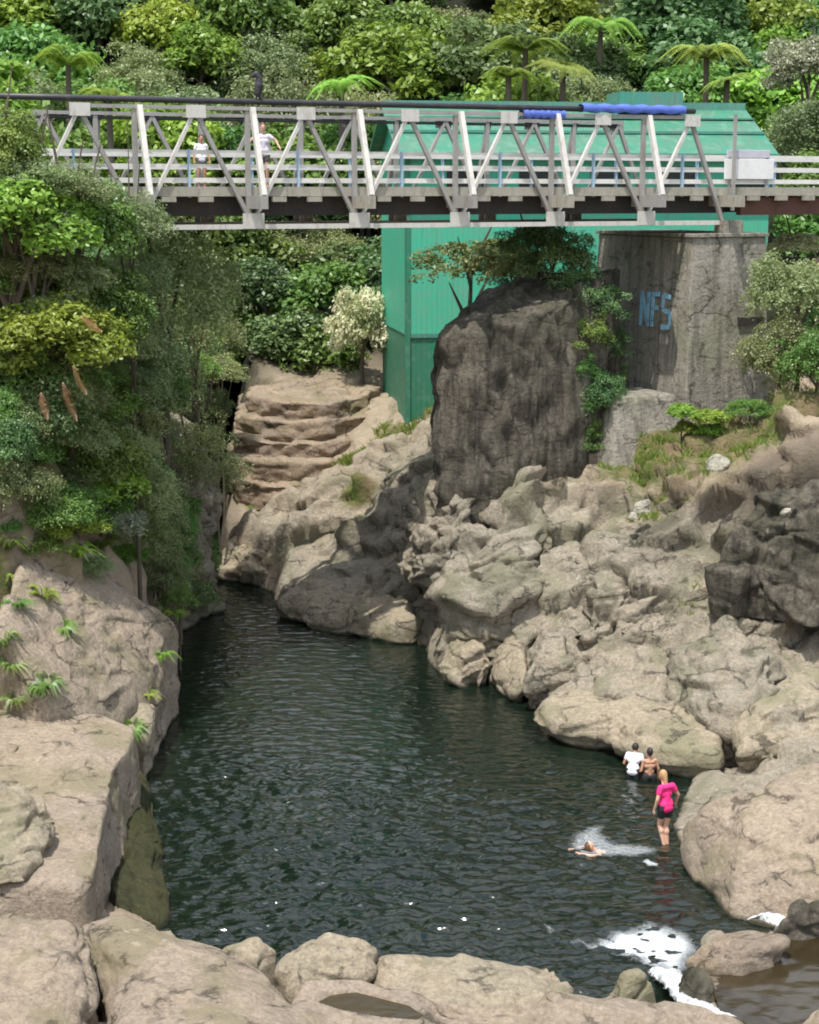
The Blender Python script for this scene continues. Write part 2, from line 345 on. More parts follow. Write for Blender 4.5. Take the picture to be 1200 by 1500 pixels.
# layered ledges
Vf2 = Vf+nf*disp[:, None]
lay = np.where(near, .12*np.sin(Vf2[:, 2]*9+fbm(np.column_stack([P2*.25, 0*P2[:, 0]]), 3, 5)*5), 0)*np.clip(s_sh, 0, 1)
Vf2[:, :2] += nf[:, :2]*lay[:, None]
G3 = Vf2.reshape(V.shape); st_ = np.clip((.75-nrm[:, :, 2:3])/.4, 0, .8)*(.2+.8*(V[:, :, 0:1] < -3))
for _ in range(2):
    A3 = G3.copy(); A3[1:-1, 1:-1] = (G3[:-2, 1:-1]+G3[2:, 1:-1]+G3[1:-1, :-2]+G3[1:-1, 2:])/4; G3 = G3*(1-st_)+A3*st_
Vf2 = G3.reshape(-1, 3)
far = ~near; Vf2[far, 2] += 1.2*fbm(np.column_stack([P2[far]*.06, 0*P2[far][:, 0]]), 3, 8)*np.clip((np.abs(P2[far][:, 1]-40)-30)/20, 0, 1)
me = npmesh('terrain', Vf2, gridfaces(len(ys), len(xs)))
def blob(P, pts, r):
    m = np.zeros(len(P))
    for (x, y, z, rr) in pts:
        c_ = G(x, y, z); m = np.maximum(m, np.exp(-(((P[:, 0]-c_[0])/(rr*1.3))**2+((P[:, 1]-c_[1])/rr)**2)))
    return m
veg = blob(P2, [(1150,640,6.8,2.0),(1060,640,6.8,2.2),(960,640,6.6,1.6),(1190,610,7.2,2.5),(900,600,6.6,1.5),(540,690,3.6,.9),(600,650,4.4,1.2),(650,620,5.2,1.2),(430,690,3.0,.7),
    (520,740,3.0,.5),(450,610,5,1.1),(0,850,4,2),(30,900,3.4,1.6),(30,1000,2.6,1.6),(150,810,3.4,1.2),(40,780,4.6,1.6),(190,1060,1.4,.5),(380,720,2.5,.6)], 1)
wood = np.clip((P2[:, 1]-72)/5, 0, 1); wood = np.maximum(wood, np.clip((-P2[:, 0]-9-(P2[:, 1]-45)*.0)/3, 0, 1)*np.clip((P2[:, 1]-38)/4, 0, 1)); wood = np.maximum(wood, np.clip((P2[:, 0]-17)/4, 0, 1))
wood = np.maximum(wood, np.clip((-P2[:, 0]-5.2)/2, 0, 1)*np.clip((P2[:, 1]-50)/4, 0, 1)*np.clip((Vf2[:,2]-3)/2,0,1))
warm = np.clip((-P2[:, 0]-2.5)/2, 0, 1)*(P2[:, 1] < 55)+np.clip((Vf2[:, 2]-4.6)/1.2, 0, 1)*.8*(P2[:, 0] > 4)+np.clip((P2[:, 1]-60)/3, 0, 1)*.7+np.clip((30-P2[:, 1])/3, 0, 1)
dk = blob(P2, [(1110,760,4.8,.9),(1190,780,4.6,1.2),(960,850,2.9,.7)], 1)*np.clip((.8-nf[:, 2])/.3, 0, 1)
deep = np.clip((P2[:, 1]-61)/2, 0, 1)*np.clip(1-(s_sh)/.9, 0, 1)  # slit rock painted darker near the water, standing in for gorge shade
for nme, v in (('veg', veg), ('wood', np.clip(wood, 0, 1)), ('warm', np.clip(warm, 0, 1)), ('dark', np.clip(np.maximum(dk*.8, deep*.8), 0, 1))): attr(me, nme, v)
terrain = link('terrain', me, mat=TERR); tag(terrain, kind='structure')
def ground_z(x, y): return float(base_h([(x, y)])[0])
# ------------------------------------------------------------------ rocks as things
def rock(name, outline, mat, label, zbase=-.6, bulge=.25, under=.12, rnd=.35, seed=1, amp=.5, cat='rock', group=None, big=.5, nth=150, world=False, nring=44, vert=False, flare=0., pit=None):
    O = np.array([(p if world else G(*p)) for p in outline], float); c = O[:, :2].mean(0)
    A = np.column_stack([O[:, :2]-c, np.ones(len(O))]); pl = np.linalg.lstsq(A, O[:, 2], rcond=None)[0] if len(O) > 3 else (0, 0, O[:, 2].mean())
    # resample closed outline smoothly by angle
    seg = []
    for i in range(len(O)):
        a = O[i, :2]; b_ = O[(i+1) % len(O), :2]
        for t in np.linspace(0, 1, 30, endpoint=False): seg.append(a*(1-t)+b_*t)
    seg = np.array(seg)-c; th = np.arctan2(seg[:, 1], seg[:, 0]); r = np.hypot(seg[:, 0], seg[:, 1])
    T = np.linspace(-math.pi, math.pi, nth, endpoint=False); o = np.argsort(th)
    R = np.interp(T, np.r_[th[o]-2*math.pi, th[o], th[o]+2*math.pi], np.r_[r[o], r[o], r[o]])
    k = np.array([1, 2, 3, 2, 1.]); k /= k.sum(); R = sum(np.roll(R, i-2)*k[i] for i in range(5))
    nt_, ns_ = nring, 26; rings = []
    hgt = max(.3, O[:, 2].mean()-zbase); rd = min(rnd, hgt*.6)
    for i in range(nt_):
        f = i/(nt_-1); rr = R*f*1.0
        x = c[0]+rr*np.cos(T); y = c[1]+rr*np.sin(T)
        z = pl[0]*(x-c[0])+pl[1]*(y-c[1])+pl[2]+bulge*(1-f**2)
        edge = np.clip((f*R-(R-rd))/rd, 0, 1); z = z-rd*(1-np.sqrt(np.clip(1-edge**2*.96, 0, 1)))
        rings.append(np.stack([x, y, z], 1))
    zl = rings[-1][:, 2]
    for i in range(1, ns_):
        f = i/(ns_-1); off = -under*math.sin(min(1, f*1.3)*math.pi/2)+flare*f
        rr = np.maximum(R+off, R*.3); x = c[0]+rr*np.cos(T); y = c[1]+rr*np.sin(T); z = zl*(1-f)+zbase*f
        rings.append(np.stack([x, y, z], 1))
    V = np.array(rings); du = np.gradient(V, axis=0); dv = (np.roll(V, -1, 1)-np.roll(V, 1, 1))/2; n = np.cross(du, dv); n /= np.linalg.norm(n, axis=2, keepdims=True)+1e-9
    n[0] = (0, 0, 1)
    W = V.reshape(-1, 3).copy(); nn = n.reshape(-1, 3)
    W += nn*(rockdisp(W+seed*17.3, seed, amp, big, vert))[:, None]
    if pit is not None:
        sd_ = sdist(W[:, :2], pit[0]); up_ = W[:, 2] > pit[1]-.4
        bl = np.clip(1-(sd_-.02)/.35, 0, 1)*up_; W[:, 2] = W[:, 2]*(1-bl)+(pit[1]+.04)*bl; W[:, 2] -= .22*np.clip(-sd_/.12, 0, 1)*up_
    # average first ring into one point
    W[:nth] = W[:nth].mean(0)
    cz = np.array([c[0], c[1], zbase]); me = npmesh(name, W-cz, gridfaces(len(rings), nth, True))
    o = link(name, me, mat=mat); o.location = cz; tag(o, label, cat, group); return o
# right bank
rock('boulder', [(1000,1178,1.2),(1040,1142,1.7),(1100,1128,1.95),(1220,1116,2.0),(1300,1210,1.7),(1250,1310,.9),(1140,1334,.4),(1062,1330,.3),(1030,1268,.5),(994,1215,.8)], WARM,
     'big rounded tan boulder at the right edge of the pool beside the person in pink', zbase=-.8, bulge=.45, rnd=1.0, amp=.3, seed=2, under=.1, cat='boulder', big=.3, nth=220)
rock('rock_slab', [(775,1032,.8),(812,1008,1.0),(900,990,1.15),(1000,985,1.3),(1055,1040,1.2),(1062,1108,.75),(1010,1110,.6),(960,1100,.6),(925,1088,.6),(880,1074,.55),(820,1066,.55),(790,1052,.6)], SLAB,
     'long smooth tan rock shelf overhanging the water above the wading people', zbase=-.4, bulge=.18, rnd=.35, amp=0.37, seed=4, under=.55)
rock('rock_slab', [(1070,1045,1.4),(1130,1000,1.7),(1240,975,2.0),(1260,1045,1.6),(1200,1090,1.1),(1075,1104,.9)], SLAB,
     'tan rock shelf right of the long shelf, just above the big rounded boulder', zbase=-.2, bulge=.25, rnd=.4, amp=0.59, seed=5, under=.35)
rock('rock', [(765,985,1.2),(790,915,1.8),(835,925,1.9),(850,975,1.4),(815,1000,.9),(775,1003,.8)], GREY, 'grey rounded rock left of the square dark hollow above the pool', zbase=0, bulge=.4, rnd=.4, amp=0.51, seed=6, under=.2)
rock('rock', [(640,960,.8),(655,925,1.3),(700,915,1.5),(725,950,1.2),(705,978,.6),(675,992,.35)], SLAB, 'pale tan knob of rock poking into the pool below the bluff', zbase=-.5, bulge=.25, rnd=.4, amp=0.51, seed=7, under=.25)
rock('rock', [(722,955,.8),(735,915,1.4),(770,920,1.5),(775,985,.9),(755,1008,.5),(728,990,.5)], SLAB, 'narrow tan rock wedged between the pale knob and the grey rounded rock', zbase=-.5, bulge=.2, rnd=.35, amp=0.42, seed=8, under=.25)
rock('rock_slab', [(404,884,.45),(430,850,.9),(520,850,1.3),(600,880,1.0),(612,922,.5),(540,918,.4),(450,904,.4)], SLAB, 'layered tan slab at the waterline left of the pale knob', zbase=-.5, bulge=.3, rnd=.35, amp=0.68, seed=9, under=.35)
rock('rock', [(318,822,.7),(335,775,1.6),(385,745,2.2),(425,770,2.2),(420,815,1.3),(370,838,.6),(340,836,.45)], SLAB, 'tan rock spur at the mouth of the narrow gorge', zbase=-.5, bulge=.3, rnd=.4, amp=0.59, seed=10, under=.5)
rock('rock', [(640,860,2.6),(660,770,4.2),(740,745,4.6),(830,765,4.2),(820,850,2.8),(760,900,2.1),(680,900,2.0)], GREY, 'large wrinkled grey rock mass below the dark bluff', zbase=.3, bulge=.6, rnd=.9, amp=0.95, seed=11, under=0, big=.6)
rock('rock', [(840,890,2.5),(850,800,3.7),(960,780,4.1),(1030,830,3.4),(1000,900,2.3),(900,925,1.9)], GREY, 'broad dark grey rock face in the middle of the right bank', zbase=.8, bulge=.5, rnd=.8, amp=0.94, seed=12, under=0, big=.6)
rock('rock', [(970,990,1.7),(1000,925,2.4),(1070,905,2.7),(1150,960,2.3),(1150,1040,1.5),(1060,1060,1.3)], GREY, 'grey tilted boulder behind the tan shelves on the right bank', zbase=.3, bulge=.5, rnd=.6, amp=0.85, seed=13, under=.1, cat='boulder')
rock('rock', [(1050,830,3.8),(1055,735,5.7),(1110,700,6.2),(1215,690,6.4),(1260,820,4.2),(1150,850,3.6)], DARK, 'blackened rock cliff at the right edge under the grassy terrace', zbase=2.5, bulge=.2, rnd=.5, amp=.9, seed=14, vert=True, under=0, big=.7)
rock('rock', [(590,760,4.0),(600,700,4.9),(660,690,5.5),(690,720,5.2),(660,790,3.9),(610,810,3.2)], GREY, 'grey pitted boulder at the left foot of the bluff', zbase=2.2, bulge=.3, rnd=.5, amp=0.94, seed=15, under=0, cat='boulder')
k_ = 0
for (x, y, z, r, lab) in [(942,742,5.0,.26,'pale round stone below the terrace, left of the black cliff'),(925,752,4.9,.2,'small pale stone touching the larger pale round stone'),
      (1158,752,5.3,.22,'pale stone lodged in the blackened cliff'),(885,640,6.1,.3,'pale loose stone at the top of the bank below the abutment'),(835,715,5.0,.45,'pale angular block below the bluff'),
      (862,690,5.3,.32,'small pale block beside the grey footing'),(800,700,4.8,.4,'pale leaning block at the right foot of the bluff'),(1050,680,6.5,.3,'pinkish loose stone on the edge of the grassy terrace')]:
    q = G(x, y, z); a = [(q[0]+r*math.cos(t)*(1+.25*random.random()), q[1]+r*math.sin(t), q[2]+.05) for t in np.linspace(0, 6.28, 8)[:-1]]
    k_ += 1; rock('stone', a, rock_mat('pale_stone%d' % k_, (.6, .56, .47), (.5, .45, .37), (.3, .26, .2), (.7, .66, .58)), lab, zbase=q[2]-.14, bulge=.2, rnd=.15, amp=.32, under=-.02, seed=20+k_, world=True, nth=48, cat='stone', group='loose pale stones on the right bank')
# the dark bluff under the bridge
a0 = PY(642, 470, 51.0); b0 = PY(860, 470, 53.5)
rock('bluff', [(.95,51.3,9.6),(2.4,50.9,10.0),(3.9,51.3,10.6),(5.2,52.3,11.0),(6.9,54.8,11.5),(4.6,56.0,11.4),(2.2,55.0,10.8),(.95,53.2,10.1)], DARK,
     'tall dark rock bluff with a sloping top standing under the bridge beside the green building', zbase=3.6, bulge=.15, rnd=.3, amp=.62, seed=31, vert=True, under=-.2, world=True, big=.5, nth=260, cat='bluff')
# far-left terrace slabs behind the bridge
for n_, (yf, z, yb, xl, xr, lab) in enumerate([(712, 2.9, 672, 338, 560, 'lowest broad step of the rock terraces behind the bridge'), (678, 3.7, 640, 332, 585, 'second step of the rock terraces behind the bridge'),
        (648, 4.4, 610, 340, 590, 'third step of the rock terraces behind the bridge'), (618, 5.1, 578, 345, 575, 'fourth step of the rock terraces, pinkish'), (590, 5.8, 552, 360, 560, 'top step of the rock terraces under the far bush')]):
    o_ = [(xl, yf-8, z), (xl+60, yf, z), (xl+130, yf-3, z+.1), (xr-30, yf-10, z+.1), (xr, yf-22, z+.1), (xr-20, yb, z+.25), ((xl+xr)/2, yb-4, z+.3), (xl+10, yb, z+.2)]
    rock('rock_terrace', o_, PINK, lab, zbase=z-1.7, bulge=.05, rnd=.07, amp=.55, seed=70+n_*3, under=.05, big=.3, cat='rock', group='stepped rock terraces')
# left bank
rock('rock_slab', [(-40,1050,2.2),(60,1030,2.3),(150,1040,2.2),(196,1062,2.0),(192,1095,1.95),(168,1128,1.9),(150,1200,1.85),(132,1306,1.8),(60,1290,1.9),(-30,1290,2.0)], WARM,
     'long flat pinkish tan slab with a straight shaded side on the left bank', zbase=-.8, bulge=.08, rnd=.05, amp=0.2, seed=41, under=-.3, big=.2, nth=300)
rock('rock', [(-60,1165,2.7),(-10,1145,2.8),(60,1158,2.7),(86,1185,2.5),(70,1225,2.3),(40,1270,2.2),(-50,1285,2.2)], SLAB, 'rounded rock with green stained side lying on the long left slab', zbase=1.6, bulge=.25, rnd=.3, amp=0.59, seed=42, under=.15)
rock('rock', [(188,1068,1.3),(202,1034,1.5),(226,1030,1.5),(226,1050,1.3),(214,1082,1.1)], SLAB, 'small block at the waterline beyond the long left slab', zbase=-.6, bulge=.1, rnd=.12, amp=0.34, seed=43, under=0)
rock('rock_shoulder', [(60,1010,3.0),(-10,900,4.6),(40,800,5.3),(120,775,5.3),(180,808,4.7),(225,850,3.9),(270,925,2.2),(250,965,1.8),(226,1022,1.6),(150,1030,2.3)], WARM, 'large tan sunlit rock shoulder dropping to the water on the left bank', zbase=-.6, bulge=.2, rnd=.5, amp=.27, seed=44, under=.1, big=.35, nth=300, cat='rock')
rock('rock', [(-60,830,4.6),(-40,740,5.6),(30,745,5.4),(110,800,4.4),(90,850,3.8),(0,880,3.6)], WARM, 'tan rock at the left edge above the fern patch', zbase=2.0, bulge=.3, rnd=.5, amp=0.85, seed=45, under=0)
rock('mossy_ledge', [(180,1120,.4),(212,1105,.3),(228,1200,.12),(250,1290,.06),(256,1345,.1),(215,1352,.3),(160,1340,.6),(170,1200,.6)], MOSS, 'mossy wet ledge half under water beside the long left slab', zbase=-1.2, bulge=.12, rnd=.3, amp=.3, seed=46, under=0, cat='rock')
# gorge wall left of the slit
rock('rock', [(215,700,5.0),(225,600,6.6),(290,590,6.8),(312,660,5.2),(312,760,3.4),(300,800,2.6),(240,790,3.2)], GREY, 'pale rock wall on the left of the narrow gorge, half hidden by shrubs', zbase=-.5, bulge=.3, rnd=.5, amp=0.95, seed=47, under=.2)
# foreground
rock('boulder', [(-60,1370,2.3),(-10,1338,2.4),(60,1335,2.4),(118,1352,2.3),(136,1400,2.2),(134,1480,2.1),(130,1600,2.0),(-80,1620,2.0)], WARM, 'grey tan boulder in the bottom left corner of the foreground', zbase=.2, bulge=.35, rnd=.4, amp=0.49, seed=51, under=.05, cat='boulder')
rock('rock_slab', [(150,1420,1.9),(100,1345,1.9),(170,1332,1.8),(240,1362,1.7),(330,1388,1.6),(400,1420,1.6),(460,1480,1.7),(560,1620,1.8),(160,1640,1.9)], WARM, 'wide smooth tan slab in the foreground beside the bottom left boulder', zbase=-.5, bulge=.35, rnd=.5, amp=0.28, seed=52, under=.05, nth=200)
rock('rock', [(318,1388,1.4),(345,1374,1.5),(392,1376,1.5),(410,1396,1.4),(380,1412,1.4),(335,1405,1.4)], SLAB, 'small flat rock on the foreground rim left of the square block', zbase=-.4, bulge=.1, rnd=.2, amp=0.32, seed=53, under=.1)
rock('rock', [(405,1410,1.6),(425,1380,1.9),(480,1370,1.9),(540,1378,1.9),(546,1412,1.7),(530,1446,1.5),(440,1450,1.5)], SLAB, 'square pitted block on the foreground rim of the pool', zbase=-.4, bulge=.12, rnd=.2, amp=0.41, seed=54, under=.05)
rock('rock_slab', [(548,1408,1.5),(640,1400,1.5),(740,1402,1.5),(815,1404,1.5),(842,1432,1.3),(830,1475,1.3),(700,1490,1.4),(560,1480,1.4)], SLAB, 'long ledge on the foreground rim right of the square block', zbase=-.6, bulge=.08, rnd=.25, amp=0.36, seed=55, under=.1, nth=200)
PIT = np.array([G(x, y, 1.62)[:2] for x, y in [(458,1468),(482,1455),(522,1450),(560,1460),(600,1470),(626,1486),(612,1497),(560,1493),(500,1482)]])
rock('rock_slab', [(400,1500,1.6),(440,1446,1.6),(540,1438,1.6),(620,1452,1.65),(700,1445,1.7),(860,1450,1.5),(1000,1475,1.2),(1090,1500,1.0),(1130,1600,1.0),(900,1680,1.3),(500,1660,1.5)], WARM, 'broad low slab along the bottom edge, holding a small brown rock pool', zbase=-.5, bulge=.08, rnd=.25, amp=.36, seed=56, under=.05, nth=420, pit=(PIT, 1.62), nring=90)
rock('rock', [(892,1448,1.0),(915,1424,1.2),(945,1424,1.2),(964,1455,.9),(935,1478,.8),(900,1475,.9)], SLAB, 'small pointed hump left of the cascade', zbase=-.6, bulge=.25, rnd=.3, amp=0.32, seed=57, under=0)
rock('rock', [(1008,1400,.8),(1040,1358,1.2),(1090,1347,1.35),(1140,1356,1.3),(1150,1370,1.2),(1085,1408,1.0),(1040,1424,.8)], PINK, 'reddish tan rock between the cascade and the upper brown pool', zbase=-.6, bulge=.15, rnd=.25, amp=0.38, seed=58, under=.05)
rock('rock', [(985,1425,.7),(1005,1402,.95),(1040,1410,1.0),(1052,1440,.9),(1035,1466,.75),(1000,1455,.6)], DARK, 'wet dark rock splitting the white cascade', zbase=-.6, bulge=.2, rnd=.25, amp=0.38, seed=59, under=0)
rock('rock', [(1135,1350,1.1),(1160,1325,1.3),(1220,1318,1.4),(1240,1350,1.1),(1170,1368,.9)], DARK, 'dark wet rock where the upper stream enters at right', zbase=0, bulge=.15, rnd=.25, amp=0.38, seed=60, under=0)
rock('rock', [(1170,1510,1.1),(1200,1476,1.2),(1270,1480,1.3),(1280,1560,1.3),(1190,1580,1.2)], WARM, 'tan rock tip in the bottom right corner', zbase=0, bulge=.15, rnd=.25, amp=0.38, seed=61, under=0)
rock('rock', [(1020,1490,.9),(1050,1468,1.0),(1085,1480,1.0),(1090,1510,.9),(1040,1520,.9)], PINK, 'small rock at the lip of the cascade near the bottom edge', zbase=0, bulge=.1, rnd=.2, amp=0.32, seed=62, under=0)
# ------------------------------------------------------------------ water
def water_mat(name, col, shallow, shy, bs=.5, brown=False):
    m, nt, b = M(name); pos = N(nt, 'ShaderNodeNewGeometry').outputs['Position']
    c = mix(nt, rampf(nt, noise(nt, pos, .25, 4), .4, .7, 0, .8), col, shallow)
    nt.links.new(c, b.inputs['Base Color']); b.inputs['Roughness'].default_value = .15; b.inputs['IOR'].default_value = 1.42
    b.inputs['Specular IOR Level'].default_value = .8
    n1 = noise(nt, mapped(nt, pos, (1, 1.8, 1)), 2.0, 2, .45, .5); n2 = noise(nt, mapped(nt, pos, (1, 1.6, 1)), 6.5, 1, .5, .3)
    bump(nt, b, math_(nt, 'ADD', math_(nt, 'MULTIPLY', n1, 1.0), math_(nt, 'MULTIPLY', n2, .12)), bs, .07); return m
WAT = water_mat('pool_water', (.004, .010, .006), (.009, .015, .008), 0, .85)
WAT2 = water_mat('brown_water', (.030, .022, .010), (.05, .036, .014), 0, .12)
def water_sheet(name, x0, x1, y0, y1, st, z, mat, chop):
    xs_ = np.arange(x0, x1+st/2, st); ys_ = np.arange(y0, y1+st/2, st); Y_, X_ = np.meshgrid(ys_, xs_, indexing='ij')
    p = np.column_stack([X_.ravel(), Y_.ravel()]); q = np.column_stack([p, 0*p[:, 0]])
    w = chop(p)
    hz = w*(.09*fbm(q*np.array([1.5, 2.6, 1]), 3, 70)+.05*(1-np.abs(perlin(q*np.array([1.7, 3.2, 1])+3, 71))*2)+.055*perlin(q*np.array([2.8, 4.6, 1]), 73))
    o = link(name, npmesh(name, np.column_stack([p, z+hz]), gridfaces(len(ys_), len(xs_))), mat=mat); return tag(o, kind='structure')
def chop(p):
    m = np.clip((45-p[:, 1])/9, .16, 1)*np.clip(1.15-(p[:, 0]-0)/9, .5, 1.0)
    return m*(.75+.35*perlin(np.column_stack([p*.35, 0*p[:, 0]]), 72))
water_sheet('water', -9, 9.5, 24, 84, .055, 0, WAT, chop)
pw = npmesh('stream_water', np.column_stack([POOL, np.zeros(len(POOL))])[[0]*1+list(range(1, len(POOL)))], [[0, 1, 2]])
bpy.data.meshes.remove(pw)
def sheet_from_poly(name, poly, z, mat, step=.08, wav=.0, seed=80, edge=.0):
    lo, hi = poly.min(0)-step, poly.max(0)+step
    xs_ = np.arange(lo[0], hi[0], step); ys_ = np.arange(lo[1], hi[1], step); Y_, X_ = np.meshgrid(ys_, xs_, indexing='ij')
    p = np.column_stack([X_.ravel(), Y_.ravel()]); s = sdist(p, poly); F = gridfaces(len(ys_), len(xs_)); keep = (s[F] < edge).all(1); F = F[keep]
    u, inv = np.unique(F, return_inverse=True); p = p[u]
    zz = z+wav*fbm(np.column_stack([p*3, 0*p[:, 0]]), 3, seed)
    return npmesh(name, np.column_stack([p, zz]), inv.reshape(F.shape)), p, s[u]
me, _, _ = sheet_from_poly('upper_water', POOL, .75, None, wav=.012, edge=.3)
tag(link('stream', me, mat=WAT2), kind='structure')
me, _, _ = sheet_from_poly('puddle', PIT, 1.60, None, .05, .004, 85, .03)
tag(link('rock_pool_water', me, mat=WAT2), kind='structure')
# ------------------------------------------------------------------ foam and cascade
FOAM, nt, b = M('foam'); pos = N(nt, 'ShaderNodeNewGeometry').outputs['Position']
at = N(nt, 'ShaderNodeAttribute', attribute_name='dens')
a = math_(nt, 'ADD', at.outputs['Fac'], math_(nt, 'MULTIPLY', math_(nt, 'SUBTRACT', noise(nt, mapped(nt, pos, (1, 2.2, 1)), 9, 10, .8, 1.4), .5), 2.2))
nt.links.new(rampf(nt, a, .2, 1.35), b.inputs['Alpha']); b.inputs['Base Color'].default_value = (.66, .71, .73, 1); b.inputs['Roughness'].default_value = .5
bump(nt, b, noise(nt, pos, 9, 6, .7), .8, .08)
def foam(name, pts, label, wav=.05, ht=.03, kind='stuff', dens=1.0, core=.5):
    poly = np.array([G(x, y, 0)[:2] for x, y in pts]); me, p, s = sheet_from_poly(name, poly, ht, None, .05, wav, 90)
    attr(me, 'dens', np.clip(-s/core, 0, 1)*dens); o = link(name, me, mat=FOAM)
    return tag(o, label, 'foam', kind=kind)
foam('foam', [(812,1362),(835,1378),(868,1384),(890,1368),(925,1362),(950,1350),(985,1362),(1010,1370),(1030,1390),(1010,1425),(990,1440),(960,1425),(930,1415),(880,1402),(800,1372),(785,1352)], 'white churned foam at the foot of the cascade', .10, .05, dens=1.25, core=.4)
CASC, nt, b = M('cascade_mat'); tc = N(nt, 'ShaderNodeNewGeometry').outputs['Position']
n = noise(nt, mapped(nt, tc, (5, 1.4, 1.6)), 2, 7, .7, .5); at = N(nt, 'ShaderNodeAttribute', attribute_name='dens')
nt.links.new(mix(nt, rampf(nt, n, .30, .62), (.22, .26, .24), (.82, .85, .87)), b.inputs['Base Color']); b.inputs['Roughness'].default_value = .4; bump(nt, b, n, .5, .05)
nt.links.new(rampf(nt, math_(nt, 'ADD', at.outputs['Fac'], math_(nt, 'MULTIPLY', math_(nt, 'SUBTRACT', n, .5), 1.6)), .15, .7), b.inputs['Alpha'])
def cascade(name, path, label):     # path of (left px, right px, py, z)
    Vs = []
    for i in range(len(path)-1):
        for t in np.linspace(0, 1, 10, endpoint=(i == len(path)-2)):
            a = [path[i][k]*(1-t)+path[i+1][k]*t for k in range(4)]
            Lp = np.array(G(a[0], a[2], a[3])); Rp = np.array(G(a[1], a[2], a[3]))
            Vs.append([Lp*(1-u)+Rp*u+np.array([0, 0, .07*math.sin(u*math.pi)]) for u in np.linspace(0, 1, 16)])
    Vs = np.array(Vs); W = Vs.reshape(-1, 3); W[:, 2] += .05*fbm(W*4, 3, 95)
    me = npmesh(name, W, gridfaces(Vs.shape[0], 16)); attr(me, 'dens', np.tile(np.sin(np.linspace(0, 1, 16)*math.pi)*1.3, Vs.shape[0])); o = link(name, me, mat=CASC); return tag(o, label, 'cascade')
cascade('cascade', [(1035,1085,1492,.80),(1000,1062,1480,.72),(985,1035,1465,.55),(965,1005,1440,.3),(945,1000,1422,.05)], 'white cascade pouring round the dark wet rock into the pool')
cascade('cascade', [(1150,1185,1362,.80),(1120,1165,1350,.74),(1105,1150,1343,.6),(1085,1125,1352,.3)], 'thin veil of white water between the reddish rock and the big boulder')
# ------------------------------------------------------------------ bridge
E = Vector((.913, .408, 0)).normalized(); NN = Vector((E.y, -E.x, 0)); UP = Vector((0, 0, 1))
br = empty('truss_bridge', (0, 50, 13.0), 'pale steel truss footbridge and roadway with white rails crossing high above the gorge', 'bridge')
def BP(t, w, z): return Vector((0, 50, 0))+E*t+NN*w+UP*z      # w>0 towards the camera
def bbox(name, a, b_, w, h, mat, bev=0, up=UP, smooth=False):
    mb = MB(); mb.bar(a-br.location, b_-br.location, w, h, up); return mb.build(name, mat, br, bev=bev)
zb, zt, zd = 13.03, 16.22, 14.08
bt = [-11.12+3.17*k for k in range(7)]+[10.75]; tt = [-9.535+3.17*k for k in range(7)]
WID = 4.3
for side, w in (('near', 0.), ('far', -WID)):
    sgn = 1 if side == 'near' else -1
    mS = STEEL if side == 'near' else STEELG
    bbox('bottom_chord', BP(bt[0], w, zb), BP(bt[-1], w, zb), .2, .13, mS)
    bbox('top_chord', BP(tt[0], w, zt), BP(tt[-1], w, zt), .16, .10, STEELG)
    for k in range(7):
        for q in (k, k+1):
            bbox('end_post' if (k == 0 and q == 0) or (k == 6 and q == 7) else 'diagonal', BP(bt[q], w, zb+.06), BP(tt[k], w, zt-.06), .13, .09 if q == k else .11, mS if q == k else STEELG if side == 'near' else mS)
        mb = MB(); mb.box(BP(tt[k], w+.11*sgn, zt-.1)-br.location, .55, .02, .34, (E, NN, UP)); mb.build('gusset_plate', mS, br)
    for k in range(1, 7):
        t = bt[k]
        bbox('post', BP(t-.1, w, zb), BP(t-.1, w, zt-.07), .11, .13, STEELG, up=E)
        bbox('outrigger_brace', BP(t+.02, w+sgn*.1, zt+.02), BP(t+.02, w+sgn*.95, zd-.2), .16, .14, mS, up=E)
        mb = MB(); mb.box(BP(t, w+.12*sgn, zb+.16)-br.location, .62, .03, .42, (E, NN, UP)); mb.build('gusset_plate', mS, br)
for k, t in enumerate(bt):
    bbox('floor_beam', BP(t, -WID-1.05, zd-.38), BP(t, 1.05, zd-.38), .22, .36, CONCD if k % 2 else STEELG)
    if 0 < k < 7:
        for w in (.06, -.06): pass
for w in (-.7, -1.6, -2.6, -3.6): bbox('girder', BP(-22, w, zd-.50), BP(11.2, w, zd-.50), .2, .52, GIRD)
bbox('deck', BP(-24, -WID/2, zd-.12), BP(26, -WID/2, zd-.12), WID-.35, .2, ASPH)
for w in (-.14, -WID+.14): bbox('deck_edge', BP(-24, w, zd-.09), BP(26, w, zd-.09), .16, .26, CONCD)
# timber bearers showing under the deck edge
for w in (-.02,):
    for k in range(44):
        t = -22+k*1.06
        if min(abs(t-x) for x in bt) > .35: bbox('deck_bearer', BP(t-.2, w, zd-.3), BP(t+.2, w, zd-.3), .16, .14, CONCD)
for w in (-.22, -WID+.22):
    for z, h in ((15.05, .11), (14.68, .10), (14.30, .12)): bbox('guard_rail', BP(-24, w, z), BP(26, w, z), .06, h, RAILW)
    for k in range(16):
        t = tt[0]-.15-3.17*3+3.17*k
        bbox('rail_post', BP(t, w+(.06 if w > -1 else -.06), zd-.25), BP(t, w+(.06 if w > -1 else -.06), 15.12), .12, .05, BLUEP, up=E)
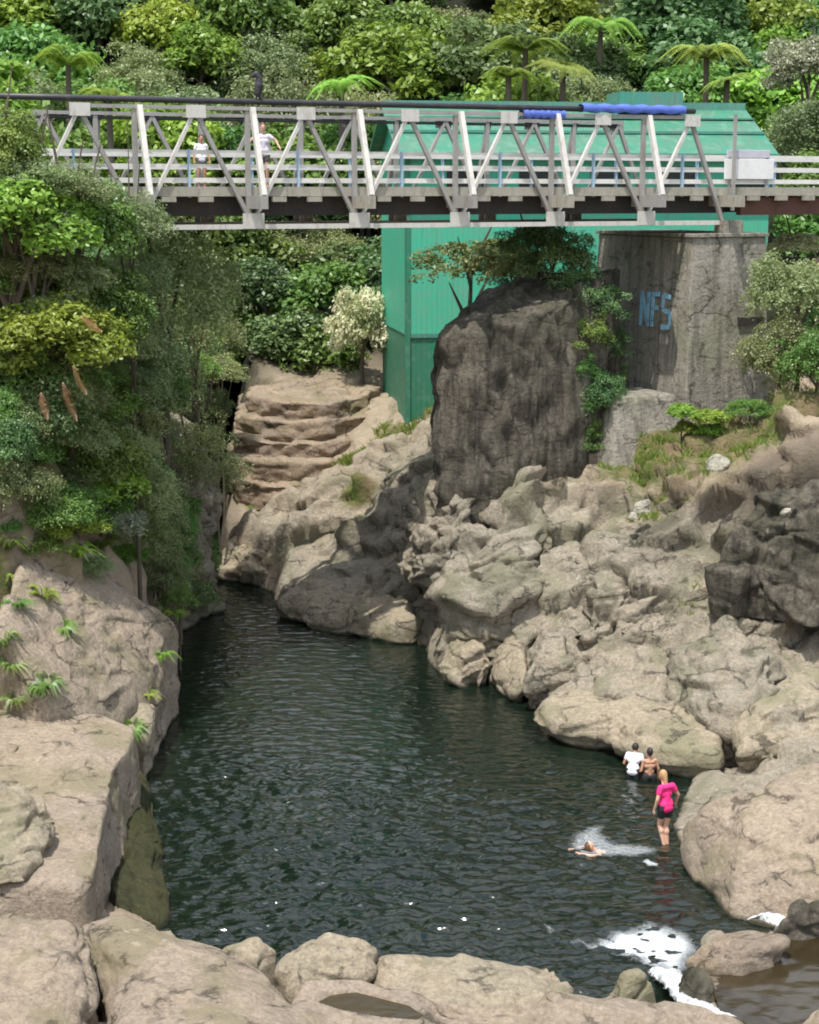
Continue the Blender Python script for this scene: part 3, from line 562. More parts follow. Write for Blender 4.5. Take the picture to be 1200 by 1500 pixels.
# tall end pole with service pipe along the top
mb = MB(); mb.tube([BP(t, .02, zt+.19)-br.location for t in (-13.0, -9.5, 0, 9.6)], .085); mb.build('service_pipe', BLACK, br, True)
mb = MB(); mb.tube([BP(t, -WID, zt-.12)-br.location for t in (-13.0, -9.5, 0, 9.6)], .05); mb.build('service_pipe', BLACK, br, True)
bbox('end_pole', BP(11.05, .12, 13.4), BP(11.05, .12, 16.35), .09, .09, STEELG, up=E)
bbox('bearing_block', BP(10.6, .05, 12.85), BP(11.35, .05, 12.85), .5, .5, CONC)
bbox('approach_girder', BP(11.6, -.35, zd-.55), BP(27, -.35, zd-.55), .25, .55, RUST)
for w in (-1.6, -2.6, -3.7): bbox('approach_girder', BP(11.6, w, zd-.5), BP(27, w, zd-.5), .25, .5, GIRD)
# blue tarpaulin strips on the chord
def strip(name, t0, t1, z, h, label):
    V = []; 
    n = 40
    for i in range(n):
        t = t0+(t1-t0)*i/(n-1)
        for j, (dw, dz) in enumerate([(.14, -h/2), (.17, 0), (.15, h/2), (0, h/2+.05), (-.12, h/2), (-.14, 0), (-.12, -h/2)]):
            p = BP(t, dw+.015*math.sin(i*1.3+j), z+dz+.02*math.sin(i*.9+j*2)); V.append(tuple(p))
    me = npmesh(name, V, gridfaces(n, 7)); o = link(name, me, mat=BLUET); return tag(o, label, 'tarpaulin', 'blue tarpaulin wrapped on the bridge')
strip('tarpaulin', 5.6, 9.2, zt+.20, .2, 'long blue tarpaulin strip wrapped over the pipe at the right end of the truss')
strip('tarpaulin', 3.6, 5.0, zt+.0, .2, 'short blue strip wrapped on the chord left of the long blue strip')
# white board fixed behind the rail
sg = empty('notice_board', BP(11.75, -.06, zd-.02), 'white board with pale grey top panel behind the rail right of the truss', 'board')
mb = MB(); mb.box(E*0+UP*.62, 1.85, .05, .62, (E, NN, UP)); mb.build('board', WHITE, sg, bev=.01)
mb = MB(); mb.box(E*-.05+UP*1.09, 1.6, .05, .24, (E, NN, UP)); mb.build('top_panel', PALE, sg, bev=.01)
for s in (-.7, .7): mb = MB(); mb.box(E*s-NN*.05+UP*.55, .07, .05, 1.1, (E, NN, UP)); mb.build('post', STEELG, sg)
# abutment
ab = empty('abutment', BP(10.6, 0, 6.5), 'weathered concrete bridge abutment with blue graffiti under the right end of the bridge', 'abutment')
ab.rotation_euler.z = math.atan2(E.y, E.x)
def abbox(name, x0, x1, y0, y1, z0, z1, mat, taper=0, bev=.05):
    mb = MB(); vs = [(x0-taper, y0-taper, z0), (x1+taper*.5, y0-taper, z0), (x1+taper*.5, y1, z0), (x0-taper, y1, z0), (x0, y0, z1), (x1, y0, z1), (x1, y1, z1), (x0, y1, z1)]
    mb.add(vs, [(3, 2, 1, 0), (4, 5, 6, 7), (0, 1, 5, 4), (1, 2, 6, 5), (2, 3, 7, 6), (3, 0, 4, 7)]); return mb.build(name, mat, ab, bev=bev)
# local: x along bridge, y into the picture
X0 = -1.15
abbox('wall', X0, 1.62, -.35, 5.4, -1.5, 6.08, CONC, .35)
abbox('wall_cap', X0-.06, 1.68, -.42, 5.5, 6.083, 6.2, CONC, 0, .02)
abbox('buttress', X0-2.6, X0-.36, -.3, 3.2, -2.5, 1.25, CONC, .9, .2)
abbox('wing_wall', 1.2, 2.0, .2, 5.2, -1.5, 4.2, CONC, .2)
mb = MB(); mb.box((1.02, -.50, 3.45), .95, .12, .26); mb.build('slot_shade', GIRD, ab)  # dark block on the wall face standing in for the shade inside a slot
# graffiti on the gorge-side face
def graffiti():
    mb = MB(); w = .13
    def st(a, b_, ww=w): mb.bar((0, a[0], a[1]), (0, b_[0], b_[1]), .02, ww, UP if abs(b_[0]-a[0]) > abs(b_[1]-a[1]) else Vector((0, 1, 0)))
    st((0, 0), (0, 1.1), .15); st((0, 1.05), (-.40, .1), .13); st((-.42, 0), (-.42, 1.1), .15)
    st((-.68, 0), (-.68, 1.1), .16); st((-.68, 1.04), (-1.06, 1.06), .15); st((-.7, .6), (-1.0, .62), .13)
    st((-1.72, 1.0), (-1.32, 1.04), .15); st((-1.3, 1.06), (-1.26, .64), .15); st((-1.26, .6), (-1.7, .5), .15); st((-1.72, .55), (-1.74, .1), .15); st((-1.74, .06), (-1.26, .02), .15)
    return mb
m_blue = plain('blue_spray', (.30, .62, .80), .7, dirt=(.35, .45, .5), dirtamt=.5, dscale=(3, 3, 3))
_nt = m_blue.node_tree; _p = N(_nt, 'ShaderNodeNewGeometry').outputs['Position']
_nt.links.new(rampf(_nt, noise(_nt, _p, 5, 8, .75), .30, .46), _nt.nodes['Principled BSDF'].inputs['Alpha'])
g = graffiti().build('graffiti', m_blue, ab); sl = math.atan(.35/7.58); g.rotation_euler = (0, sl, 0); g.location = (X0-.35*(6.08-3.2)/7.58-.012-.0, 2.35, 3.2)
# ------------------------------------------------------------------ green building
bd = empty('building', (0, 0, 0), 'tall green metal-clad shed with a green roof standing behind the bridge', 'building')
cL = PY(597, 600, 65.5); BW, BD = 14.3, 7.0; ang = math.radians(9)
bd.location = (cL[0], cL[1], 4.6); bd.rotation_euler.z = ang
def bb(name, x0, x1, y0, y1, z0, z1, mat, par=None, bev=0):
    mb = MB(); mb.box(((x0+x1)/2, (y0+y1)/2, (z0+z1)/2), x1-x0, y1-y0, z1-z0); o = mb.build(name, mat, par or bd, bev=bev); return o
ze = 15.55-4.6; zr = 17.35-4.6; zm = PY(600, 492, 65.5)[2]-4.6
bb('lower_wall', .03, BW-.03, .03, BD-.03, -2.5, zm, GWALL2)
bb('wall', 0, BW, 0, BD, zm+.003, ze, GWALL)
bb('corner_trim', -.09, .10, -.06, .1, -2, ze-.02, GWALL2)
bb('wall_band', -.03, BW+.03, -.035, -.003, zm-.08, zm+.08, GTEAL)
for k in range(5): bb('window', 1.5+k*2.8, 3.0+k*2.8, -.05, -.002, ze-1.9, ze-.6, plain('dark_glass%d' % k, (.02, .03, .03), .2, bmp=0))
bb('base_plinth', -.2, 3.5, -.2, BD, -3.2, -.55, CONC)
rf = MB(); ov = .6
prof = [(-ov, ze-.15), (BD/2, zr), (BD+ov, ze-.15)]
x0, x1 = -.5, BW+.1
vs = [(x, y, z) for x in (x0, x1) for y, z in prof]+[(x, y, z-.14) for x in (x0, x1) for y, z in prof]
rf.add(vs, [(0, 3, 4, 1), (1, 4, 5, 2), (6, 7, 10, 9), (7, 8, 11, 10), (0, 6, 9, 3), (2, 5, 11, 8), (0, 1, 7, 6), (1, 2, 8, 7), (3, 9, 10, 4), (4, 10, 11, 5)])
roof = rf.build('roof', GROOF, bd)
rv = MB(); rv.box((10.2, BD/2, zr+.12), 2.6, 2.0, .8); rv.build('roof_vent', GTEAL, roof)
rv = MB(); rv.box((BW/2-.2, BD/2, zr+.0), BW+.5, .6, .3); rv.build('ridge_cap', GTEAL, roof)
for f_, hh_ in ((.42, .10), (.72, .06)):
    gt = MB(); yy_ = -ov+(BD/2+ov)*f_; gt.bar((x0+.02, yy_, ze-.15+(zr-ze+.15)*f_+.03), (x1-.02, yy_, ze-.15+(zr-ze+.15)*f_+.03), .30, hh_); gt.build('roof_lap', GTEAL, roof)
gt = MB(); gt.bar((x0, -ov-.06, ze-.2), (x1, -ov-.06, ze-.2), .14, .12); gt.build('gutter', GTEAL, roof)
for gx in (0., BW):
    gm = MB(); gm.add([(gx, .01, ze), (gx, BD-.01, ze), (gx, BD/2, zr-.16), (gx+(.1 if gx == 0 else -.1), .01, ze), (gx+(.1 if gx == 0 else -.1), BD-.01, ze), (gx+(.1 if gx == 0 else -.1), BD/2, zr-.16)], [(0, 1, 2), (5, 4, 3), (0, 2, 5, 3), (1, 4, 5, 2), (0, 3, 4, 1)]); gm.build('gable', GWALL, bd)
# ------------------------------------------------------------------ vegetation
def leaves(P, Nrm, size, asp=.5, jitter=.7, droop=0):
    n = len(P); r = rng.normal(size=(n, 3)); nn = Nrm+jitter*r; nn /= np.linalg.norm(nn, axis=1, keepdims=True)
    t = rng.normal(size=(n, 3)); t[:, 2] -= droop; t -= nn*(t*nn).sum(1, keepdims=True); t /= np.linalg.norm(t, axis=1, keepdims=True)
    b_ = np.cross(nn, t); s = (size*rng.uniform(.4, 1.0, n)**.8*1.5)[:, None]
    V = np.stack([P-t*s*.5, P+b_*s*asp*.5, P+t*s*.5, P-b_*s*asp*.5], 1).reshape(-1, 3)
    return V, np.arange(n*4).reshape(-1, 4)
def crown_mesh(name, nlobe, nleaf, size, mat, asp=.55, flatz=.8, lobr=(.26, .42), seed=1, up=.6, droop=0, spread=.78, spiky=0, jitter=.7):
    r = np.random.default_rng(seed); d = r.normal(size=(nlobe, 3)); d /= np.linalg.norm(d, axis=1, keepdims=True); d[:, 2] = np.abs(d[:, 2])*1.15-.85*r.random(nlobe)
    c = d*(r.uniform(.35, 1, nlobe)**.5*spread)[:, None]; c[:, 2] *= flatz; R = r.uniform(*lobr, nlobe)
    n = nleaf; li = r.choice(nlobe, n, p=R**2/(R**2).sum()); q = r.normal(size=(n, 3)); q /= np.linalg.norm(q, axis=1, keepdims=True)
    q[:, 2] = np.where(q[:, 2] < -.3, -q[:, 2], q[:, 2])
    rad = r.uniform(.72, 1.06, n); rad = np.where(r.random(n) < .12, rad*1.25, rad)
    if spiky: rad *= 1+spiky*np.abs(perlin(q*4+li[:, None]*3.1, 5))
    P = c[li]+q*(R[li]*rad)[:, None]*np.array([1, 1, .85])
    keep = perlin(P*5.5, seed) > -.28; P = P[keep]; q = q[keep]; li = li[keep]
    nr = q*.8+np.array([0, 0, up]); V, F = leaves(P, nr, size, asp, jitter, droop)
    me = npmesh(name, V, F, False); lr = r.random(nlobe); attr(me, 'rnd', np.clip(.5*r.random(len(F))+.5*lr[li]*.9+.0, 0, 1), 'FACE'); me.materials.append(mat); return me
def trunk_mesh(name, mat, seed=1, limbs=6):
    r = random.Random(seed); mb = MB(); mb.tube([(0, 0, 0), (.05, .02, .3), (-.03, .04, .6), (.02, 0, .95)], [.075, .055, .045, .025], 9)
    for k in range(limbs):
        a = k*2.4+r.random(); z = .45+.09*k; mb.tube([(0, 0, z), (.2*math.cos(a), .2*math.sin(a), z+.14), (.48*math.cos(a), .48*math.sin(a), z+.3)], [.03, .022, .008], 6)
    me = bpy.data.meshes.new(name); me.from_pydata(mb.v, [], mb.f); me.materials.append(mat); me.update(); return me
TR = [trunk_mesh('trunk', BARK, 1), trunk_mesh('trunk', BARKP, 2)]
CR = {
 'bright': [crown_mesh('crown', 34, 9000, .105, L_BRIGHT, seed=s) for s in (1, 2)],
 'brightsm': [crown_mesh('crown', 44, 17000, .062, L_BRIGHT, seed=s, lobr=(.2, .34)) for s in (21, 22)],
 'midsm': [crown_mesh('crown', 46, 17000, .06, L_MID, seed=s, lobr=(.2, .33)) for s in (23, 24)],
 'mid': [crown_mesh('crown', 40, 9000, .10, L_MID, seed=s) for s in (3, 4)],
 'dark': [crown_mesh('crown', 36, 9000, .10, L_DARK, seed=s) for s in (5, 6)],
 'olive': [crown_mesh('crown', 60, 15000, .055, L_OLIVE, asp=.4, lobr=(.16, .30), seed=s, up=.5, spiky=.5, spread=.85) for s in (7, 8)],
 'feather': [crown_mesh('crown', 46, 14000, .05, L_OLIVE, asp=.35, lobr=(.16, .28), seed=s, up=.3, spiky=.6, spread=.9, flatz=1.1) for s in (9,)],
 'fine': [crown_mesh('crown', 50, 15000, .055, L_MID, asp=.45, lobr=(.16, .28), seed=s, up=.5, spiky=.4, spread=.85) for s in (10, 11)],
 'finedark': [crown_mesh('crown', 50, 15000, .055, L_DARK, asp=.45, lobr=(.16, .28), seed=s, up=.5, spiky=.4, spread=.85) for s in (12,)],
 'cream': [crown_mesh('crown', 36, 8000, .08, L_CREAM, seed=s, lobr=(.18, .32)) for s in (13,)],
 'grey': [crown_mesh('crown', 40, 9000, .07, L_GREY, seed=s, lobr=(.18, .3)) for s in (14,)],
 'brown': [crown_mesh('crown', 40, 7000, .07, L_BROWN, seed=s, lobr=(.16, .28), spread=.95) for s in (15,)],
}
def tree(kind, px, py, Y, rx, rz_, label, group=None, name='tree', cat='tree', var=None, z=None, trunk=0, fl=1.0, center=None, zg=None, stack=False):
    c = center or PY(px, py, Y); g = ground_z(c[0], c[1])-.2 if zg is None else zg; g = min(g, c[2]-.3*rz_)
    o = empty(name, (c[0], c[1], g), label, cat, group, rz=random.uniform(0, 6.28))
    me = CR[kind][(var if var is not None else random.randrange(9)) % len(CR[kind])]
    k = link('crown', me, o); k.location = (0, 0, c[2]-g); k.scale = (rx, rx*fl, rz_)
    if stack and kind in ('midsm', 'brightsm', 'fine', 'finedark', 'olive', 'feather', 'mid', 'bright'):
        zz = c[2]-g-1.25*rz_; dx_ = 1
        while zz > .2*rz_ and g+zz > 14-c[1]*.187:
            k2 = link('crown', me, o); k2.location = (dx_*random.uniform(.1, .5)*rx, -.2*dx_*rx, zz); k2.scale = (rx*.85, rx*.85, rz_*.85); k2.rotation_euler = (0, 0, zz*2.1); zz -= 1.15*rz_; dx_ = -dx_
    t = link('trunk', TR[trunk], o); hgt = max(.3, c[2]-g+.25*rz_); w = max(.5, rx*.8); t.scale = (w, w, hgt)
    return o
# left bank, near
NL = [
 ('brightsm',20,340,42.5,2.5,2.2,'bright green broadleaf tree at the left edge below the bridge end','tree','tree'),
 ('brightsm',75,440,45,2.3,2.0,'bright leafy tree at the left edge carrying a few orange fronds','tree','tree'),
 ('midsm',-20,500,44,2.4,2.4,'broad leafy tree cut by the left frame edge above the dark bush','tree','tree'),
 ('midsm',115,335,44.5,1.7,1.7,'mid green treetop just under the left end of the truss','tree','tree'),
 ('olive',235,430,51,2.6,2.8,'large feathery olive shrub tree in front of the left end of the bridge','tree','tree'),
 ('olive',190,330,45.6,1.2,1.25,'feathery olive tree top rising over the lower chord at the left','tree','tree'),
 ('feather',285,480,56,1.7,1.9,'wispy olive shrub leaning over the gorge left of the far terraces','shrub','shrub'),
 ('finedark',110,640,48.5,2.2,1.8,'dark small-leaved shrub hanging over the left bank','shrub','shrub'),
 ('finedark',190,590,50,1.8,2.0,'dark shrub between the left bank trees and the pale gorge wall','shrub','shrub'),
 ('finedark',30,610,42.5,2.0,1.9,'dark shaded bush under the tree with orange fronds','shrub','shrub'),
 ('finedark',150,690,49.5,1.6,1.3,'dark shrub in the middle of the left bank thicket','shrub','shrub'),
 ('fine',200,730,50,1.3,1.1,'mid green small-leaved shrub above the tan rock shoulder','shrub','shrub'),
 ('fine',252,835,51,.75,.9,'small-leaved shrub trailing toward the water below the gorge wall','shrub','shrub'),
 ('fine',262,770,52,.8,.8,'light shrub on the ledge beside the gorge slit','shrub','shrub'),
 ('fine',262,880,49,.7,.7,'lowest shrub hanging just above the pool on the left','shrub','shrub'),
 ('olive',130,560,48,1.7,1.5,'olive shrub in the gap between the bright tree and the dark thicket','shrub','shrub'),
 ('olive',45,262,42.5,1.3,.9,'yellow olive treetop against the left end of the truss','tree','tree'),
 ('grey',215,640,53,.9,1.1,'pale grey-leaved shrub on the gorge wall','shrub','shrub'),
 ('finedark',318,600,66,.7,1.0,'dark shrub filling the top of the gorge slit','shrub','shrub'),
 ('midsm',0,220,42.5,1.2,1.3,'leafy treetop at the left edge level with the truss','tree','tree'),
 ('finedark',60,690,45,1.4,1.0,'low dark bush above the fern clumps at the left','shrub','shrub'),
 ('fine',195,700,49,1.2,1.2,'green shrub in front of the pale gorge wall foot','shrub','shrub'),
 ('fine',262,815,52,.8,1.0,'small shrub rooted at the water in front of the gorge slit','shrub','shrub'),
 ('finedark',225,540,53,1.3,1.3,'dark shrub above the pale gorge wall','shrub','shrub'),
 ('olive',325,545,66,1.1,.9,'olive shrub at the left end of the top rock terrace','shrub','shrub'),
 ('olive',95,278,43.4,1.3,.9,'yellow-olive crown covering the lower left corner of the truss','tree','tree'),
 ('midsm',60,540,43.5,1.9,1.4,'mid green leafy bush under the brightest tree at the left','shrub','shrub'),
 ('fine',130,480,45,1.7,1.6,'small-leaved green bush right of the orange fronds','shrub','shrub'),
 ('olive',190,520,48,1.6,1.6,'olive bush in the heart of the left bank thicket','shrub','shrub'),
 ('feather',225,600,51.5,1.1,1.2,'wispy bush hiding the stems over the gorge wall','shrub','shrub'),
 ('fine',225,560,50.5,1.3,1.4,'green bush beneath the large feathery tree','shrub','shrub'),
 ('fine',70,735,46.0,1.3,1.0,'green shrub filling the foot of the thicket above the shoulder, leftmost','shrub','shrub'),
 ('olive',115,745,46.8,1.2,1.0,'olive shrub on the top edge of the rock shoulder','shrub','shrub'),
 ('fine',160,765,47.3,1.2,1.0,'green shrub on the crest of the rock shoulder, right of the olive one','shrub','shrub'),
 ('feather',200,790,48.0,1.2,1.1,'feathery grey-green shrub draped over the back of the rock shoulder','shrub','shrub'),
 ('olive',235,770,49.5,1.2,1.3,'olive shrub between the rock shoulder and the gorge wall','shrub','shrub'),
 ('feather',240,840,48.8,.9,.9,'small feathery shrub just above the waterline beside the rock shoulder','shrub','shrub'),
 ('fine',30,700,44.0,1.2,1.0,'small-leaved shrub at the left edge over the brown rock','shrub','shrub'),
 ('midsm',0,680,42.5,1.3,.9,'leafy bush at the left edge over the tan rock','shrub','shrub'),
 ('midsm',290,545,60,1.0,.9,'mid green shrub on top of the gorge wall','shrub','shrub'),
]
for i, (k, px, py, Y, rx, rz_, lab, nm, ct) in enumerate(NL): tree(k, px, py, Y, rx, rz_, lab, name=nm, cat=ct, group='trees and shrubs on the left bank', stack=(px < 225 or px == 285) and py < 585)
def seat(px, py, R, y0=34.):
    Y = y0
    while Y < 90:
        c = PY(px, py, Y)
        if c[2]-ground_z(c[0], Y) <= .55*R*Y/48: return c, Y
        Y += .5
    return None, None
r3 = random.Random(11); TL = {'fine': 'mid green small-leaved shrub in the left bank thicket', 'finedark': 'dark small-leaved shrub in the left bank thicket', 'olive': 'olive shrub in the left bank thicket', 'feather': 'wispy olive shrub in the left bank thicket', 'midsm': 'broad-leaved green shrub in the left bank thicket'}
for gy in range(430, 900, 40):
    for gx in range(-10, 330, 48):
        x = gx+r3.uniform(-16, 16); y = gy+r3.uniform(-14, 14)
        if y > 770+x*.25 and x < 150: continue
        if y > 745+(x-60)*.5+ (60 if x > 200 else 0) and x < 262: continue
        if x > 215 and 570 < y < 760: continue
        if x > 285 and y > 560: continue
        if x > 292 and y < 600: continue
        if y > 750 and 40 < x < 235: continue
        R = r3.uniform(.9, 1.35); c, Y = seat(x, y, R)
        if c is None: continue
        kd = r3.choice(['finedark', 'fine', 'midsm', 'fine', 'olive'] if x < 150 else ['olive', 'feather', 'fine', 'olive', 'finedark']); sc_ = Y/48
        tree(kd, x, y, Y, R*sc_, R*sc_, TL[kd], 'thicket on the left bank', name='shrub', cat='shrub', center=c)
for k_, (x, y) in enumerate([(10, 770), (55, 800), (95, 770), (30, 850), (75, 880), (5, 930), (50, 960), (15, 1010), (70, 1010), (130, 830), (110, 900), (160, 770), (205, 775), (240, 790), (185, 815), (225, 860), (90, 740), (140, 735), (190, 735), (235, 745), (255, 900)]):
    R = [.42, .55, .5, .38, .6][k_ % 5]*(1.9 if y < 800 and x > 80 else 1); c, Y = seat(x, y, R)
    if c is None: continue
    kd = ['fine', 'midsm', 'brightsm', 'olive', 'fine', 'grey'][k_ % 6]
    tree(kd, x, y, Y, R*1.2, R*.8, 'low leafy plant rooted on the rock shoulder of the left bank', 'low plants on the left bank rocks', name='low_plant', cat='plant', center=c)
# right side
NR = [
 ('olive',1170,430,52.5,1.9,1.8,'olive shrub right of the concrete abutment, upper one','shrub','shrub'),
 ('olive',1145,520,51.5,1.4,1.5,'olive shrub covering the lower right edge of the abutment','shrub','shrub'),
 ('fine',1200,530,50.5,1.5,1.5,'small-leaved shrub at the right frame edge above the terrace','shrub','shrub'),
 ('cream',1165,360,58,1.1,.7,'cream flowering bush below the approach span at the right edge','shrub','shrub'),
 ('fine',862,492,53.0,1.0,.9,'green shrub growing from the shaded wall left of the graffiti','shrub','shrub'),
 ('finedark',835,540,53.2,.9,.9,'dark shrub low in the cleft between bluff and footing','shrub','shrub'),
 ('finedark',890,500,54.2,.8,.9,'dark shrub touching the left edge of the graffiti','shrub','shrub'),
 ('olive',820,470,53.6,.9,.9,'olive shrub on the right shoulder of the bluff','shrub','shrub'),
 ('finedark',780,365,55.5,1.3,1.0,'dark leafy branch cluster hanging just under the lower chord','shrub','shrub'),
 ('fine',850,590,52.6,.6,.6,'small green shrub at the bottom of the cleft','shrub','shrub'),
 ('finedark',810,385,54.5,1.5,1.5,'dark bush on top of the bluff just under the bridge','shrub','shrub'),
 ('finedark',865,440,53.6,1.2,1.2,'dark shaded bush between the bluff and the abutment','shrub','shrub'),
 ('brown',690,390,59,2.1,1.5,'sparse brownish tree in front of the green building wall','tree','tree'),
 ('brown',755,400,57,1.2,1.2,'thin brown-green shrub at the back of the bluff top','shrub','shrub'),
 ('bright',1000,605,51,.5,.4,'small bright green shrub at the foot of the abutment','shrub','shrub'),
 ('bright',1040,612,50.5,.6,.35,'low bright clump right of the small bright shrub','shrub','shrub'),
 ('fine',1100,600,50.8,.9,.5,'low shrub on the terrace below the olive shrubs','shrub','shrub'),
 ('cream',532,480,72,1.7,2.7,'cream blossoming bush beside the corner of the green building','shrub','shrub'),
]
for i, (k, px, py, Y, rx, rz_, lab, nm, ct) in enumerate(NR): tree(k, px, py, Y, rx, rz_, lab, name=nm, cat=ct, group='shrubs by the abutment and the building', stack=(k != 'brown' and k != 'cream'))
# bush under and behind the bridge
r_ = random.Random(5)
LB = {'bright': 'light green bushy tree packed in the forest slope behind the bridge', 'mid': 'mid green round tree packed in the forest slope behind the bridge', 'dark': 'dark green tree packed in the forest slope behind the bridge',
      'olive': 'olive fine-leaved tree packed in the forest slope behind the bridge', 'grey': 'grey-green tree packed in the forest slope behind the bridge'}
def forest(rows):
    for (Y, y0, sx, R, kinds, x0, x1) in rows:
        x = x0
        while x < x1:
            k = r_.choice(kinds); s = R*r_.uniform(.75, 1.25)
            px = x+r_.uniform(-.3, .3)*sx; YY_ = Y+r_.uniform(-2.5, 2.5); py = y0+r_.uniform(-22, 22)
            tree(k, px, py, YY_, s, s*r_.uniform(.8, 1.1), LB[k], 'trees of the forest slope', name='forest_tree', trunk=r_.randrange(2))
            x += sx*r_.uniform(.8, 1.2)
forest([(77, 500, 58, 2.0, ['mid', 'dark', 'bright', 'olive'], 345, 520), (79, 440, 66, 2.3, ['mid', 'dark', 'olive', 'dark'], 240, 590), (82, 380, 72, 2.6, ['mid', 'dark', 'olive'], 150, 700),
        (86, 310, 90, 3.0, ['mid', 'bright', 'olive', 'dark'], -40, 700), (86, 240, 90, 3.0, ['bright', 'mid', 'bright', 'olive'], -40, 640), (92, 175, 100, 3.2, ['bright', 'mid', 'olive'], -40, 1260), (98, 110, 105, 3.4, ['bright', 'mid', 'dark', 'bright', 'olive'], -40, 1260),
        (104, 50, 110, 3.6, ['mid', 'bright', 'dark', 'olive'], -60, 1280), (110, -10, 115, 3.8, ['dark', 'mid', 'olive', 'mid'], -60, 1300), (118, -80, 130, 4.2, ['mid', 'dark', 'bright'], -100, 1320), (82, 240, 80, 2.4, ['mid', 'dark', 'olive'], 1180, 1340)])
for (px, py, Y, R, k) in [(1185, 110, 84, 2.6, 'grey'), (1190, 190, 80, 2.2, 'olive'), (1215, 270, 78, 2.2, 'mid'), (1230, 340, 72, 2.5, 'mid'), (1260, 420, 66, 2.5, 'olive'), (-90, 300, 60, 4, 'mid'), (-60, 180, 66, 4, 'bright'), (-140, 420, 50, 4, 'mid'), (-120, 560, 44, 3, 'dark'), (1300, 480, 60, 3, 'mid')]:
    tree(k, px, py, Y, R, R, LB[k], 'trees of the forest slope', name='forest_tree')
# tree ferns: arching fronds
def frond_mesh(name, n=15, L=1.0, mat=None, seed=1, rise=.35, fall=.75, w=.2, leaf=.07):
    r = np.random.default_rng(seed); Ps = []; Ns = []; T = []
    Vl = []; 
    for k in range(n):
        a = 2*math.pi*k/n+r.uniform(-.15, .15); l = L*r.uniform(.85, 1.1); ri = rise*r.uniform(.7, 1.3)
        for t in np.linspace(.08, 1, 26):
            x = l*t; z = ri*math.sin(min(1, t*1.25)*math.pi/1.5)*1.0-fall*.4*t**3*l
            c_ = np.array([x*math.cos(a), x*math.sin(a), z]); side = np.array([-math.sin(a), math.cos(a), 0]); fw = np.array([math.cos(a), math.sin(a), -.3])
            ww = w*math.sin(min(1, t*1.05)**.7*math.pi)*1.0+.02
            for s in (-1, 1):
                tip = c_+side*s*ww+fw*.05-np.array([0, 0, .06*ww/w]); dd = fw/np.linalg.norm(fw)*.026
                Vl += [c_-dd*.8, tip-dd*.35, tip+dd*.35, c_+dd*.8]
    V = np.array(Vl); F = np.arange(len(V)).reshape(-1, 4); me = npmesh(name, V, F, False); attr(me, 'rnd', r.random(len(F)), 'FACE'); me.materials.append(mat); return me
FE = frond_mesh('crown', 22, 1, L_FERN, 3, rise=.28, fall=1.1, w=.17); FE2 = frond_mesh('crown', 19, 1, L_BRIGHT, 4, rise=.3, fall=1.3, w=.16); FE3 = frond_mesh('crown', 17, 1, L_FERN, 14, rise=.16, fall=1.0, w=.2)
for (px, py, Y, R, m_, lab) in [(770, 72, 88, 3.0, FE, 'yellow-green tree fern, upper of the pair above the middle of the bridge'), (825, 98, 86, 2.3, FE3, 'yellow-green tree fern, lower of the pair above the middle of the bridge'),
      (745, 112, 85, 1.9, FE, 'golden tree fern left of the pair, close behind the roof'), (1035, 85, 87, 2.9, FE, 'tree fern with flat yellow fronds above the roof vent'), (1065, 118, 84, 1.8, FE3, 'small tree fern just behind the right end of the roof'),
      (100, 95, 86, 2.6, FE2, 'bright tree fern in the forest at the upper left'), (500, 130, 84, 2.6, FE2, 'bright tree fern just above the middle of the pipe'), (160, 150, 80, 2.3, FE2, 'tree fern behind the left end of the truss'), (880, 45, 96, 3.0, FE2, 'tree fern high on the slope right of centre')]:
    c = PY(px, py, Y); g = ground_z(c[0], c[1])-.3; g = min(g, c[2]-1.5); o = empty('tree_fern', (c[0], c[1], g), lab, 'tree fern', 'tree ferns on the forest slope', rz=random.random()*6)
    k = link('crown', m_, o); k.location = (0, 0, c[2]-g); R *= .85; k.scale = (R, R*random.uniform(.8, 1.1), R*random.uniform(.75, 1.1)); k.rotation_euler = (random.uniform(-.25, .25), random.uniform(-.25, .25), 0)
    mb = MB(); mb.tube([(0, 0, 0), (.05, 0, (c[2]-g)*.5), (0, 0, c[2]-g)], [.2, .16, .14], 8); mb.build('trunk', BARK, o, True)
# orange hanging fronds on the left tree
for i, (px, py, Y, L, tlt) in enumerate([(120, 462, 39.2, .5, .5), (92, 560, 39.0, .8, 1.2), (108, 535, 39.2, .6, 1.1), (60, 575, 39, .5, 1.3)]):
    c = PY(px, py, Y); Vl = []
    for t in np.linspace(0, 1, 22):
        p = np.array([L*t*math.cos(tlt), 0, -L*t*math.sin(tlt)-.1*t*t]); 
        for s in (-1, 1):
            wd = .10*math.sin(max(.05, t)*math.pi)+.015; sd = np.array([math.sin(tlt), 0, math.cos(tlt)])*s*wd; Vl += [p-np.array([0.008, 0, 0]), p+sd+np.array([0, -.03, -.05]), p+sd+np.array([.008, -.03, -.05]), p+np.array([.012, 0, 0])]
    me = npmesh('frond', np.array(Vl), np.arange(len(Vl)).reshape(-1, 4), False); attr(me, 'rnd', np.random.rand(len(Vl)//4), 'FACE')
    o = link('dead_frond', me, mat=L_RED); o.location = c
    tag(o, ['short orange frond, the highest on the left tree', 'long rust-orange hanging frond in the shade of the left tree', 'orange hanging frond just right of the long rust one', 'orange frond hanging leftmost under the left tree'][i], 'frond', 'orange dead fronds on the left tree')
